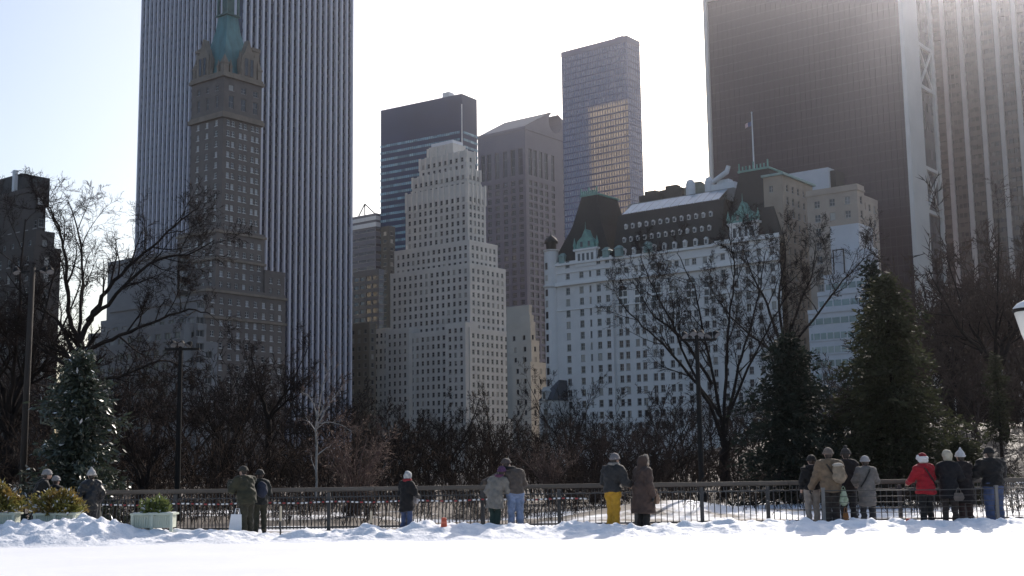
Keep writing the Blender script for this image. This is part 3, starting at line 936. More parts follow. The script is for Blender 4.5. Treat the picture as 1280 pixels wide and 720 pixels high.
# ---- the white chateau hotel with its dark mansard roof
M_WBRICK = mat('white_glazed_brick', (0.66, 0.635, 0.615), 0.7, 0.07, 0.15)
M_WTRIM = mat('white_marble_trim', (0.72, 0.70, 0.68), 0.7, 0.06, 0.4)
M_GABLE = mat('verdigris_copper', (0.15, 0.31, 0.27), 0.65, 0.25, 0.6)
M_SLATE = mat('dark_slate', (0.016, 0.018, 0.018), 0.75, 0.25, 0.8)
M_TANBRICK = mat('tan_brick', (0.32, 0.26, 0.205), 0.85, 0.12, 0.25)
M_SKYL = mat('skylight_glass', (0.30, 0.36, 0.42), 0.12, 0.12, 0.4, spec=0.9)
def chateau_hotel():
    b = Building('chateau_hotel', 'white chateau hotel with dark mansard roof and green copper gables', 977, 300, 388)
    xl = b.nx(690, 340)                        # left end
    xp = b.nx(768, 340)                        # inner edge of left pavilion
    xq = b.nx(897, 330)                        # inner edge of right pavilion
    zc = b.z(695, 358, xl, 0)                  # main cornice
    ze = b.z(768, 322, xp, 0)                  # eaves of the mansard
    D = 42.0
    W = (M_FRAME, G_DARK, 1, 1)
    wall = MB()
    fh = 3.95
    rows = []
    z = zc - 1.5
    while z > 14:
        rows.append((z - 2.35, z)); z -= fh
    rows_up = [(zc + 1.6, zc + 3.6), (zc + 5.6, zc + 8.0)]
    # left pavilion projects a little
    pw = xp - xl
    ncl = []
    for f, w in ((0.30, 1.7), (0.52, 1.7), (0.66, 0.8), (0.79, 1.7), (0.95, 0.0)):
        if w: ncl.append((xl + pw * f - w / 2, xl + pw * f + w / 2))
    ncl.append((xl + pw * 0.93 - 0.8, xl + pw * 0.93 + 0.8))
    yv = -1.6
    b.face(wall, 'n', xl, xp, yv, 0, ze, ncl, rows + rows_up, 0.45, 0, W)
    b.face(wall, 'w', yv, 0.0, xp, 0, ze, [], [], 0.4)
    # middle, paired windows
    ncm = []
    n = 6
    for i in range(n):
        c = xp + (xq - xp) * (i + 0.5) / n
        ncm += [(c - 2.1, c - 0.5), (c + 0.5, c + 2.1)]
    b.face(wall, 'n', xp, xq, 0, 0, ze, ncm, rows[2:] + rows_up[:1], 0.45, 0, W)
    # right pavilion
    ncr = []
    pr = -xq
    for f, w in ((0.12, 1.6), (0.32, 1.6), (0.50, 1.6), (0.68, 1.6), (0.88, 1.6)):
        ncr.append((xq + pr * f - w / 2, xq + pr * f + w / 2))
    b.face(wall, 'n', xq, 0, yv, 0, ze, ncr, rows + rows_up, 0.45, 0, W)
    wall.face([(xq, 0, 0), (xq, yv, 0), (xq, yv, ze), (xq, 0, ze)])
    wall.face([(xl, D, 0), (xl, yv, 0), (xl, yv, ze), (xl, D, ze)])
    wall.face([(0, D, 0), (xl, D, 0), (xl, D, ze), (0, D, ze)])
    wall.face([(xl, 0, ze - .05), (0, 0, ze - .05), (0, D, ze - .05), (xl, D, ze - .05)], 1)
    wall.build('wall', [M_WBRICK, M_ROOF], b.root)
    # cornices and string courses
    co = MB()
    def course(z, h, p):
        co.box(xl - p, xp + p, yv - p, yv + 0.2, z, z + h); co.box(xq - p, 0.0, yv - p, yv + 0.2, z, z + h)
        co.box(xp + p, xq - p, -p, 0.2, z, z + h)
    course(zc - 0.7, 0.9, 1.1); course(zc + 0.2, 0.5, 0.6); course(ze - 0.8, 0.8, 0.7); course(zc - 9.4, 0.4, 0.35); course(ze - 3.6, 0.3, 0.3)
    co.build('cornice', M_WTRIM, b.root)
    # arched windows in two storeys under the cornice of the middle
    for i in range(n):
        c = xp + (xq - xp) * (i + 0.5) / n
        am = MB()
        R, zb = 1.9, zc - 4.4
        pts = [(c - R, zb - 4.8)] + [(c - R * math.cos(a), zb + R * math.sin(a)) for a in np.linspace(0, math.pi, 13)] + [(c + R, zb - 4.8)]
        am.face([(x, -0.06, z) for x, z in pts][::-1], 0)
        for (xa, za), (xb, zb2) in zip(pts, pts[1:]):
            am.tube([(xa, -0.2, za), (xb, -0.2, zb2)], 0.22, 5, 1)
        am.box(c - 0.12, c + 0.12, -0.22, -0.06, zb - 4.8, zb + R, 1); am.box(c - R, c + R, -0.22, -0.06, zb - 0.2, zb + 0.1, 1); am.box(c - R, c + R, -0.3, -0.06, zb - 2.7, zb - 2.0, 1)
        am.build('arched_window', [G_DARK, M_WTRIM], b.root)
    # west side: tan brick wall that rises above the eaves
    zt = b.z(983, 219, 0, 2)
    yt = b.wy(1014, 240)
    tan = MB()
    tc = Building.cols(1.5, yt, 4.3, 1.5, 1.0)
    b.face(tan, 'w', 1.2, yt, 0.5, 0, zt, tc, Building.rows(16, zt, 4.0, 2.2, 2.6), 0.4, 0, W)
    b.face(tan, 'n', -6.0, 0.5, 1.2, ze - 2, zt, [(-4.2, -2.8), ], [(zt - 5, zt - 2.8)], 0.4, 0, W)
    tan.face([(-6, 1.2, zt), (0.5, 1.2, zt), (0.5, yt, zt), (-6, yt, zt)], 1)
    tan.face([(-6, yt, 0), (-6, 1.2, 0), (-6, 1.2, zt), (-6, yt, zt)]); tan.face([(.5, yt, 0), (-6, yt, 0), (-6, yt, zt), (.5, yt, zt)])
    tan.build('brick_wall', [M_TANBRICK, M_ROOF], b.root)
    ct = MB(); ct.box(-6.4, 1.3, 0.4, yt + 0.8, zt, zt + 0.7); ct.build('copper_cornice', mat('pale_copper', (0.25, 0.36, 0.33), 0.6, 0.15, 0.4), b.root)
    # mansard roofs
    zm = b.z(767, 269, xp, 4); zs = b.z(767, 259, xp, 9)
    r = MB()
    r.frustum((xp - 1, xq + 1, 0.4, D - 1), ze, (xp - 1, xq + 1, 4.6, D - 5), zm)
    main = r.build('mansard_roof', M_SLATE, b.root)
    for k in range(12):                                 # raked glass roof in bays
        xa = xp + 1 + (xq - xp - 2) * k / 12; xb = xp + 1 + (xq - xp - 2) * (k + 1) / 12 - 0.15
        s = MB(); s.face([(xa, 4.4, zm + 0.15), (xb, 4.4, zm + 0.15), (xb, 11.0, zs + 1.0), (xa, 11.0, zs + 1.0)]); s.box(xb, xb + 0.15, 4.3, 4.6, zm, zm + 0.5, 1)
        s.build('skylight', [M_SKYL, M_WHITEMETAL], b.root)
    rr = MB(); rr.box(xp - 1, xq + 1, 11.02, D - 6, zm - 1, zs + 1.2); rr.build('roof_deck', M_ROOF, main)
    def dormer(w, h, d=2.2):
        m = MB()
        m.box(-w / 2, w / 2, 0, d, 0, h); m.box(-w * 0.36, w * 0.36, -0.03, 0.0 - 0.001, h * 0.12, h * 0.86, 1)
        m.face([(-w * 0.62, -0.15, h), (w * 0.62, -0.15, h), (0, -0.15, h * 1.35)]); m.face([(-w * .62, -.15, h), (0, -.15, h * 1.35), (0, d, h * 1.35), (-w * .62, d, h)]); m.face([(w * .62, -.15, h), (w * .62, d, h), (0, d, h * 1.35), (0, -.15, h * 1.35)])
        return m
    dm1 = dormer(1.0, 1.35).mesh('dormer', [M_WTRIM, G_DARK]); dm2 = dormer(1.25, 1.9).mesh('dormer', [M_WTRIM, G_DARK])
    def slope_y(z):
        return 0.4 + 4.2 * (z - ze) / (zm - ze)
    for row, (f, me, cnt) in enumerate(((0.64, dm1, 13), (0.33, dm1, 13), (0.02, dm2, 9))):
        for i in range(cnt):
            z = ze + (zm - ze) * f
            link('dormer', me, b.root, (xp + 2 + (xq - xp - 4) * (i + 0.5) / cnt, slope_y(z) - 0.5, z))
    def pavilion(xa, xb, ztop, inset, name):
        m = MB()
        zmid = ze + (ztop - ze) * 0.55
        m.frustum((xa, xb, yv + 0.6, D * 0.5), ze, (xa + inset * 0.7, xb - inset * 0.55, yv + 3.4, D * 0.5 - 3), zmid)
        m.frustum((xa + inset * 0.7, xb - inset * 0.55, yv + 3.4, D * 0.5 - 3), zmid, (xa + inset, xb - inset * 0.8, yv + 5.0, D * 0.5 - 4.5), ztop)
        o = m.build('mansard_roof', M_SLATE, b.root)
        c = MB()
        c.box(xa + inset - 0.5, xb - inset * 0.8 + 0.5, yv + 4.6, D * 0.5 - 4, ztop, ztop + 0.6)
        for i in range(9):
            f = i / 8
            xx = xa + inset + (xb - xa - inset * 1.8) * f
            c.box(xx - 0.2, xx + 0.2, yv + 4.7, yv + 5.1, ztop + 0.6, ztop + (1.9 if i % 4 else 3.0))
        c.build('roof_cresting', M_GABLE, o)
        return o
    zp = b.z(750, 246, (xl + xp) / 2, 5)
    zp2 = b.z(945, 215, xq * 0.5, 5)
    pavilion(xl + 0.5, xp - 0.3, zp, (xp - xl) * 0.40, 'l')
    pavilion(xq + 0.5, 0.2, zp2, -xq * 0.30, 'r')
    for (xc, zc0, w) in ((b.nx(732, 300, yv), ze - 1.0, 8.6), (b.nx(929, 280, yv), ze + 0.2, 9.6)):
        g = MB()
        g.box(xc - w * 0.5, xc + w * 0.5, yv - 0.3, yv + 4, zc0 - 1.0, zc0 + 4.6, 0)
        for q in (-0.32, -0.11, 0.11, 0.32):
            g.box(xc + w * q - 0.5, xc + w * q + 0.5, yv - 0.34, yv - 0.3, zc0 + 0.6, zc0 + 3.6, 1)
        g.box(xc - w * 0.58, xc + w * 0.58, yv - 0.7, yv + 4, zc0 + 4.6, zc0 + 5.3, 0)
        gd = g.build('gabled_dormer', [M_WTRIM, G_DARK], b.root)
        t = MB()
        za, zb_ = zc0 + 5.3, zc0 + 12.0
        h = w * 0.46
        prof = [(xc - h, za), (xc + h, za), (xc + h * 0.85, za + 2.6), (xc + h * 0.35, za + 4.2), (xc + 0.12, zb_), (xc - 0.12, zb_), (xc - h * 0.35, za + 4.2), (xc - h * 0.85, za + 2.6)]
        for k, y in enumerate((yv - 0.35, yv + 3)):
            t.face([(x, y, z) for x, z in prof][::(1 if k == 0 else -1)])
        for i in range(len(prof)):
            (xa, z1_), (xb, z2_) = prof[i], prof[(i + 1) % len(prof)]
            t.face([(xa, yv + 3, z1_), (xb, yv + 3, z2_), (xb, yv - .35, z2_), (xa, yv - .35, z1_)])
        for q in (-0.18, 0.18):
            t.box(xc + w * q - 0.45, xc + w * q + 0.45, yv - 0.42, yv - 0.35, za + 0.6, za + 2.4, 1)
        t.tube([(xc, yv, zb_), (xc, yv, zb_ + 2.6)], [0.16, 0.05], 5)
        for sx in (-1, 1):
            t.lathe(xc + sx * w * 0.55, yv, [(0.45, zc0 + 5.3), (0.45, zc0 + 6.3), (0.7, zc0 + 6.6), (0.05, zc0 + 9.4)], 6)
        t.build('copper_gable', [M_GABLE, G_DARK], gd)
    for xc in (b.nx(702, 320, yv), b.nx(757, 318, yv), b.nx(776, 328, 0), b.nx(812, 318, 0)):
        s = MB(); s.box(xc - 1.2, xc + 1.2, yv - 0.2, yv + 2.2, ze, ze + 2.6); s.frustum((xc - 1.5, xc + 1.5, yv - .5, yv + 2.5), ze + 2.6, (xc - .5, xc + .5, yv + .5, yv + 1.5), ze + 3.8)
        s.build('roof_dormer', mat('grey_green_copper', (0.22, 0.32, 0.30), 0.6, 0.15, 0.4), b.root)
    # round corner turret
    tx, ty = xl + 0.6, yv + 0.6
    zt1 = b.z(695, 313, xl, yv)
    t = MB(); t.lathe(tx, ty, [(2.6, 0), (2.6, zc - 1), (3.1, zc - 0.5), (3.1, zc), (2.6, zc + 0.3), (2.6, zt1 - 0.6), (3.0, zt1 - 0.3), (3.0, zt1)], 20)
    tu = t.build('turret', M_WBRICK, b.root, smooth=False)
    for (za, zb) in rows[:12] + rows_up:
        a = RAD(-100)
        w = MB(); w.box(-0.55, 0.55, -0.08, 0.05, za, zb); w.build('turret_window', G_DARK, tu, loc=(tx + 2.56 * math.cos(a), ty + 2.56 * math.sin(a), 0), rot=a + RAD(90))
    d = MB(); d.lathe(tx, ty, [(1.8, zt1), (1.8, zt1 + 2.4), (2.5, zt1 + 2.6), (2.3, zt1 + 3.5), (1.6, zt1 + 4.5), (0.6, zt1 + 5.1), (0.2, zt1 + 5.5), (0.08, zt1 + 7.0)], 16)
    d.build('turret_dome', M_SLATE, tu, smooth=True)
    # chimneys, roof plant and flag
    for (px, py, ht, wd, dep, nm, ma) in ((812, 243, 6, 9, 20, 'rooftop_unit', M_SLATE), (838, 236, 9, 9, 22, 'rooftop_unit', M_SLATE), (868, 232, 8, 8, 23, 'rooftop_unit', mat('roof_plant_grey', (0.14, 0.16, 0.13), 0.7, 0.2, 0.5)), (903, 229, 4, 9, 14, 'rooftop_unit', M_WHITEMETAL)):
        xx = b.nx(px, py, dep); zz = b.z(px, py, xx, dep)
        u = MB(); u.box(xx - wd / 2, xx + wd / 2, dep, dep + 6, zz - ht, zz); u.box(xx - wd * 0.3, xx + wd * 0.2, dep + 1, dep + 4, zz, zz + 1.5)
        u.build(nm, ma, b.root)
    for (px, py, rr_) in ((863, 230, 1.6), (886, 227, 1.4)):
        xx = b.nx(px, py, 15); zz = b.z(px, py, xx, 15)
        u = MB(); u.lathe(xx, 15, [(rr_, zz - 4), (rr_, zz), (rr_ * 0.7, zz + 1.2), (rr_ * 0.2, zz + 1.6)], 14); u.build('roof_vent', M_WHITEMETAL, b.root, smooth=False)
    xx = b.nx(901, 215, 14); zz = b.z(901, 222, xx, 14)
    u = MB(); u.tube([(xx - 3, 14, zz - 1), (xx + 2.2, 14, zz + 1.6), (xx + 3.0, 14, zz + 3.6)], [0.8, 0.9, 0.7], 10); u.build('roof_duct', M_WHITEMETAL, b.root)
    xf = b.nx(942, 200, 6); z0 = zp2; z1 = b.z(942, 142, xf, 6)
    f = MB(); f.tube([(xf, 6, z0), (xf, 6, z1)], [0.28, 0.16], 8); f.lathe(xf, 6, [(0.1, z1), (0.35, z1 + 0.3), (0.1, z1 + 0.7)], 8)
    fp = f.build('flagpole', M_WHITEMETAL, b.root)
    fl = MB()
    xs = np.linspace(0, 1, 9)
    for a0, a1 in zip(xs, xs[1:]):
        q = lambda a, z: (xf - 0.25 - a * 2.4, 6 + 0.3 * math.sin(a * 7), z1 - 2.4 - a * 0.7 + z)
        fl.face([q(a0, -1.5), q(a1, -1.5), q(a1, 0), q(a0, 0)], 0 if a0 > 0.45 else 1); 
    fl.build('flag', [mat('flag_red_white', (0.55, 0.40, 0.40), 0.8, 0.2, 3.0), mat('flag_blue', (0.08, 0.10, 0.22), 0.8, 0.1, 3.0)], fp)
    b.place_windows()
    return b
chateau_hotel()

# ---- tan brick block and white terraces right of the chateau
M_TAN2 = mat('beige_brick', (0.36, 0.30, 0.25), 0.85, 0.1, 0.2)
M_WHITE = mat('white_stucco', (0.52, 0.53, 0.56), 0.7, 0.05, 0.3)
def tan_block():
    b = Building('beige_brick_block', 'beige brick apartment block between the chateau hotel and the black tower', 1071, 233, 372)
    x0 = b.nx(1008, 240); y1 = b.wy(1102, 260)
    z1 = b.ztop
    W = (M_FRAME, G_DARK, 1, 1)
    m = MB()
    ys = b.wy(1080, 240)
    b.tier(m, x0, 0, 0, ys, 0, z1, pitch=4.3, fh=4.3, ww=1.8, wh=2.3, top=2.6, zmin=18, win=W)
    b.tier(m, x0 + 3, -1.2, ys - 0.02, y1, 0, b.z(1090, 246, 0, ys + 2), pitch=4.0, fh=4.3, ww=1.6, wh=2.2, zmin=18, win=W, nwin=False)
    m.build('wall', [M_TAN2, M_ROOF], b.root)
    k = MB(); k.box(x0 - 0.3, 0.35, -0.35, 0.0, z1 - 1.0, z1 - 0.4); k.box(0, 0.35, 0, ys, z1 - 1.0, z1 - 0.4); k.build('cornice', M_TAN2, b.root)
    b.place_windows()
tan_block()
def white_panel():
    b = Building('white_blank_bulkhead', 'blank white rooftop wall above the tan end of the chateau hotel', 1035, 209, 432)
    x0 = b.nx(968, 218); m = MB(); m.box(x0, 0, 0, 10, 0, b.ztop); m.build('wall', M_WHITE, b.root)
    n = MB(); n.box(0.0, 2.0, 1.5, 9, 0, b.ztop - 1.0); n.build('steel_screen', M_SLATE, b.root)
white_panel()
def white_terraces():
    b = Building('white_terraced_block', 'stepped white modern block with terraces beside the dark conifer', 1090, 330, 330)
    G = glass_mat('terrace_glass', (0.10, 0.17, 0.19), share=0.3, blind=(0.3, 0.38, 0.40), spec=0.8)
    m = MB()
    def blk(pl, pr, pt, pb, y0, y1, mi=0):
        xa, xb = b.nx(pl, pt, y0), b.nx(pr, pt, y0)
        zt, zb = b.z((pl + pr) / 2, pt, (xa + xb) / 2, y0), b.z((pl + pr) / 2, pb, (xa + xb) / 2, y0)
        m.box(xa, xb, y0, y1, zb if pb < 500 else 0, zt, mi)
        return xa, xb, zt
    blk(1037, 1073, 281, 600, 12, 22); blk(1052, 1092, 312, 600, 9, 12 - .01)
    parts = [(1030, 1096, 345, 6), (1022, 1100, 366, 3), (1010, 1104, 388, 0)]
    for k, (pl, pr, pt, y0) in enumerate(parts):
        xa, xb, zt = blk(pl, pr, pt, 600, y0, y0 + 3 - .01)
        w = MB(); w.box(xa + 0.4, xb - 0.4, y0 - 0.08, y0 - 0.001, zt - 3.2, zt - 1.6, 1); w.box(xa, xb, y0 - 0.35, y0 - 0.001, zt - 0.2, zt + 0.9, 0)
        for xx in np.arange(xa + 2, xb - 1, 2.4):
            w.box(xx - 0.12, xx + 0.12, y0 - 0.16, y0 - 0.08, zt - 3.2, zt - 1.6, 0)
        w.build('terrace_window', [M_WHITE, G], b.root)
    xa, xb, zt = b.nx(1010, 388, 0), b.nx(1104, 388, 0), b.z(1057, 388, 0, 0)
    for r in range(1, 8):                                # window rows and floor bands of the lowest block
        z = zt - 3.2 - r * 3.7
        w = MB(); w.box(xa + 0.6, xb - 0.6, -0.08, -0.001, z, z + 1.7, 1); w.box(xa, xb, -0.22, -0.001, z - 0.5, z - 0.25, 0)
        for xx in np.arange(xa + 1.4, xb - 1, 1.9):
            w.box(xx - 0.14, xx + 0.14, -0.16, -0.08, z, z + 1.7, 0)
        w.build('terrace_window', [M_WHITE, G], b.root)
    m.build('wall', [M_WHITE], b.root)
    xa, xb = b.nx(1042, 315, 8.8), b.nx(1054, 315, 8.8); za, zb = b.z(1048, 335, xa, 8.8), b.z(1048, 312, xa, 8.8)
    f = MB(); f.box(xa - .25, xa, 8.6, 8.9, za - 6, zb); f.box(xb, xb + .25, 8.6, 8.9, za - 6, zb); f.box(xa, xb, 8.6, 8.9, zb - .3, zb); f.build('steel_frame', M_SLATE, b.root)
white_terraces()

# ---- small cream stepped tower and the dark mansard beside it
def cream_tower():
    b = Building('cream_deco_tower', 'small cream tower with stacked setbacks between stepped building and chateau hotel', 662, 385, 470)
    Mc = mat('cream_stone', (0.46, 0.435, 0.39), 0.8, 0.08, 0.2)
    m = MB()
    W = (M_FRAME, G_DARK, 0, 0)
    def T(sn, sw, L, R, tp, z0, **k):
        x0 = b.nx(*L, sn); y1 = b.wy(*R, -sw); z1 = b.z(*tp, -sw, sn)
        b.tier(m, x0, -sw, sn, y1, z0, z1, pitch=4.2, fh=3.9, ww=1.3, wh=1.9, win=W, **k); return z1
    T(5, 4, (633, 385), (664.5, 385), (656, 383), 20, nwin=False, wwin=False, parapet=0.6)
    T(4, 3, (633, 398), (667, 398), (658, 396), 20, nwin=False, wwin=False, parapet=0.8)
    T(3, 2, (634, 406), (669, 408), (659, 405), 20, top=4, zmin=40)
    T(2, 1, (636, 425), (674, 432), (660, 428), 20, top=1.4, zmin=40)
    T(0, 0, (640, 460), (688, 455), (662, 455), 0, top=1.4, zmin=14)
    m.build('wall', [Mc, M_WHITEROOF], b.root)
    b.place_windows()
    q = Building('mansard_house', 'narrow stone house with a steep dark mansard beside the chateau turret', 690, 500, 430)
    n = MB(); xl = q.nx(674, 500); zt = q.ztop
    n.box(xl, 0, 0, 12, 0, zt); n.build('wall', M_LIME, q.root)
    r = MB(); zr = q.z(688, 474); r.frustum((xl - .3, .3, -.3, 12.3), zt, (xl * 0.12, -0.1, 5, 9), zr); rf = r.build('roof', mat('grey_slate', (0.075, 0.078, 0.088), 0.7, 0.2, 0.6), q.root)
    d = MB(); d.box(xl * 0.7, xl * 0.35, -0.6, 2, zt, zt + 3.0); d.box(xl * .62, xl * .43, -.66, -.6, zt + .5, zt + 2.5, 1); d.frustum((xl * .75, xl * .3, -.8, 2), zt + 3.0, (xl * .54, xl * .5, -.7, 2), zt + 4.6); d.build('dormer', [M_LIME, G_DARK], rf)
    for k in range(6):
        z = zt - 4 - 4 * k
        link('window', window_mesh(1.6, 2.2, M_FRAME, G_DARK, 1, 0), q.root, (xl * 0.5, -0.06, z))
cream_tower()

# ---- dark blocks seen in the gap right of the ribbed tower
def gap_block(name, label, px, py, Y, L, R, base, ww, spec):
    b = Building(name, label, px, py, Y)
    x0, y1 = b.nx(*L), b.wy(*R)
    m = MB()
    b.tier(m, x0, 0, 0, y1, 0, b.ztop, zmin=20, win=(M_FRAME, spec['g'], 0, 0), parapet=0.8, pitch=spec['p'], fh=spec['f'], ww=spec['w'], wh=spec['h'], top=spec.get('t', 2))
    m.build('wall', [base, M_ROOF], b.root)
    b.place_windows(150)
    return b, x0, y1
M_GREYV = mat('violet_grey_panel', (0.15, 0.145, 0.175), 0.6, 0.12, 0.1)
M_OLIVE = mat('grey_olive_stone', (0.20, 0.18, 0.145), 0.8, 0.12, 0.2)
bb, x0_, y1_ = gap_block('grey_violet_tower', 'grey violet tower with a pale top and triangular mast frame, right of ribbed tower', 470, 268, 720, (436, 260), (479, 275), M_GREYV, 0, dict(g=G_BRONZE, p=8, f=4.4, w=6.4, h=1.8, t=8))
q = MB(); zz = bb.ztop
q.box(x0_ - .4, .4, -.4, y1_ + .4, zz - 7, zz - 4.5); q.box(x0_ - .4, .4, -.4, y1_ + .4, zz - 3, zz - 0.8); q.build('pale_band', M_WHITEMETAL, bb.root)
q = MB(); xm = bb.nx(453, 250)
q.tube([(xm - 6, 2, zz), (xm, 2, zz + 8)], .35, 5); q.tube([(xm, 2, zz + 8), (xm + 9, 2, zz + .5)], .35, 5); q.tube([(xm, 2, zz), (xm, 2, zz + 8)], .35, 5); q.build('mast_frame', M_SLATE, bb.root)
M_DKGREEN = mat('dark_green_grey_wall', (0.06, 0.062, 0.058), 0.7, 0.15, 0.2)
gap_block('dark_narrow_tower', 'narrow blackish tower between the grey violet tower and stepped building', 486, 284, 640, (476, 280), (494, 290), M_DKGREEN, 0, dict(g=G_DARK, p=3.6, f=4.0, w=2.2, h=2.0))
gap_block('blue_grey_low_block', 'lower blue-grey glass block at the foot of the grey violet tower', 474, 338, 600, (440, 330), (480, 345), mat('blue_grey_panel', (0.12, 0.135, 0.17), 0.5, 0.12, 0.1), 0, dict(g=G_BLUE, p=4, f=4.0, w=3.2, h=2.2))
gap_block('olive_stone_block', 'low grey-olive stone block beside the base of the ribbed tower', 462, 405, 560, (436, 400), (470, 412), M_OLIVE, 0, dict(g=G_DARK, p=3.6, f=3.8, w=1.7, h=2.1))

# ---- left side: terraced white building and the dark brown block
def terraced_left():
    b = Building('terraced_apartment_block', 'grey-white terraced apartment block below the spired hotel tower', 248, 372, 345)
    W = (M_FRAME, glass_mat('terrace_dark_glass', (0.04, 0.045, 0.05), share=0.25, blind=(0.3, 0.3, 0.32)), 0, 1)
    Mw = mat('grey_white_brick', (0.25, 0.248, 0.25), 0.8, 0.08, 0.2)
    m = MB()
    def T(sn, sw, L, R, tp, z0, **k):
        x0 = b.nx(*L, sn); y1 = b.wy(*R, -sw); z1 = b.z(*tp, -sw, sn)
        b.tier(m, x0, -sw, sn, y1, z0, z1, pitch=4.4, fh=3.6, ww=2.6, wh=1.9, win=W, **k); return x0, y1, z1
    T(8, 14, (152, 320), (222, 330), (218, 318), 0, zmin=45)
    T(3, 2, (140, 392), (250, 380), (244, 374), 0, zmin=12, top=1.2, parapet=1.0)
    T(0, 0, (126, 410), (254, 396), (248, 389), 0, zmin=12, top=1.5, parapet=1.0)
    T(-3, 2, (110, 430), (258, 412), (250, 407), 0, zmin=12, top=1.5, parapet=1.0)
    T(-5, 4.5, (110, 450), (272, 432), (258, 428), 0, zmin=12, top=1.8, parapet=1.0)
    m.build('wall', [Mw, M_ROOF], b.root)
    b.place_windows()
terraced_left()
def dark_left():
    b = Building('dark_brown_block', 'dark brown setback building with roof tank at the left edge', 44, 270, 290)
    Md = mat('dark_brown_brick', (0.060, 0.050, 0.045), 0.85, 0.15, 0.2)
    m = MB()
    W = (M_FRAME, G_DARK, 1, 0)
    def T(sn, sw, L, R, tp, **k):
        x0 = b.nx(*L, sn); y1 = b.wy(*R, -sw); z1 = b.z(*tp, -sw, sn)
        b.tier(m, x0, -sw, sn, y1, 0, z1, pitch=3.8, fh=3.8, ww=1.4, wh=2.0, win=W, zmin=16, **k); return x0, y1, z1
    T(0, 0, (-60, 330), (76, 320), (58, 312)); T(4, 6, (-60, 300), (68, 300), (46, 292)); T(7, 9, (-60, 280), (54, 270), (36, 266)); x0, y1, z1 = T(10, 12, (-60, 250), (44, 245), (30, 238))
    m.build('wall', [Md, M_ROOF], b.root)
    t = MB(); xa = b.nx(-14, 225, 12); xb = b.nx(27, 225, 12); zt = b.z(20, 216, xb, 12); t.box(xa, xb, 12, 20, z1, zt); tk = t.build('roof_tank', M_SLATE, b.root)
    p = MB(); xx = b.nx(16.5, 225, 11); p.box(xx - .5, xx + .5, 11, 12, z1, zt + 1.0); p.tube([(xx - 2.0, 11.5, zt + .8), (xx + 2.4, 11.5, zt + .6)], .12, 5); p.build('flue_pipe', M_WHITEMETAL, tk)
    b.place_windows()
dark_left()

# ------------------------------------------------------------------ trees and shrubs
UP = Vector((0, 0, 1))
def rand_unit(rng):
    while True:
        v = Vector((rng.uniform(-1, 1), rng.uniform(-1, 1), rng.uniform(-1, 1)))
        if 0.05 < v.length < 1:
            return v.normalized()

def smooth_path(pts, k=4):
    out = []
    P = [Vector(p) for p in pts]
    for i in range(len(P) - 1):
        a, b, c, d = P[max(i - 1, 0)], P[i], P[i + 1], P[min(i + 2, len(P) - 1)]
        for j in range(k):
            t = j / k
            out.append(0.5 * ((2 * b) + (c - a) * t + (2 * a - 5 * b + 4 * c - d) * t * t + (3 * b - a - 3 * c + d) * t ** 3))
    out.append(P[-1])
    return out

def grow(seed, stems, kids=(9, 8, 7, 5), ratio=(0.55, 0.5, 0.5, 0.5), wob=0.22, trop=0.10, rmin=0.006, spread=(0.5, 1.0), droop=0.0, start=0.25, first=0):
    """stems: list of (polyline, base radius, tip radius). Returns arrays of segments (p0, p1, r0, r1, level)."""
    rng = random.Random(seed)
    S = []
    def spawn(path, rad, L, lvl):
        if lvl >= len(kids):
            return
        n = max(1, int(kids[lvl] * rng.uniform(0.8, 1.2)))
        for c in range(n):
            t = start + (1 - start) * (c + rng.random()) / n
            q = t * (len(path) - 1)
            i = min(int(q), len(path) - 2)
            f = q - i
            p = path[i].lerp(path[i + 1], f)
            r = rad[i] * (1 - f) + rad[i + 1] * f
            d0 = (path[i + 1] - path[i]).normalized()
            side = rand_unit(rng)
            side = (side - d0 * side.dot(d0))
            if side.length < 1e-3: continue
            side.normalize()
            a = rng.uniform(*spread)
            d = (d0 * math.cos(a) + side * math.sin(a)).normalized()
            l = L * ratio[lvl] * rng.uniform(0.65, 1.25) * (1.0 - 0.35 * t)
            walk(p, d, l, max(rmin, r * rng.uniform(0.5, 0.72)), lvl + 1)
        
    def walk(p, d, L, r, lvl):
        n = 5 if lvl <= 1 else (3 if lvl == 2 else 1)
        path, rad = [p.copy()], [r]
        for i in range(n):
            d = (d + rand_unit(rng) * wob + UP * (trop if lvl < 3 else trop * 0.4) - UP * droop * (i / n) * (1 if lvl > 1 else 0.3)).normalized()
            p = p + d * (L / n)
            path.append(p.copy()); rad.append(max(rmin * 0.6, r * (1 - 0.8 * (i + 1) / n)))
        for i in range(n):
            S.append((*path[i], *path[i + 1], rad[i], rad[i + 1], lvl))
        spawn(path, rad, L, lvl)
    for (pts, r0, r1) in stems:
        path = smooth_path(pts)
        path = [p + rand_unit(rng) * (r0 * 0.5 if 0 < i < len(path) - 1 else 0) for i, p in enumerate(path)]
        L = sum((b - a).length for a, b in zip(path, path[1:]))
        rad = [r0 + (r1 - r0) * (i / (len(path) - 1)) ** 0.8 for i in range(len(path))]
        for i in range(len(path) - 1):
            S.append((*path[i], *path[i + 1], rad[i], rad[i + 1], 0))
        spawn(path, rad, L, first)
    return np.array(S, dtype=np.float32)

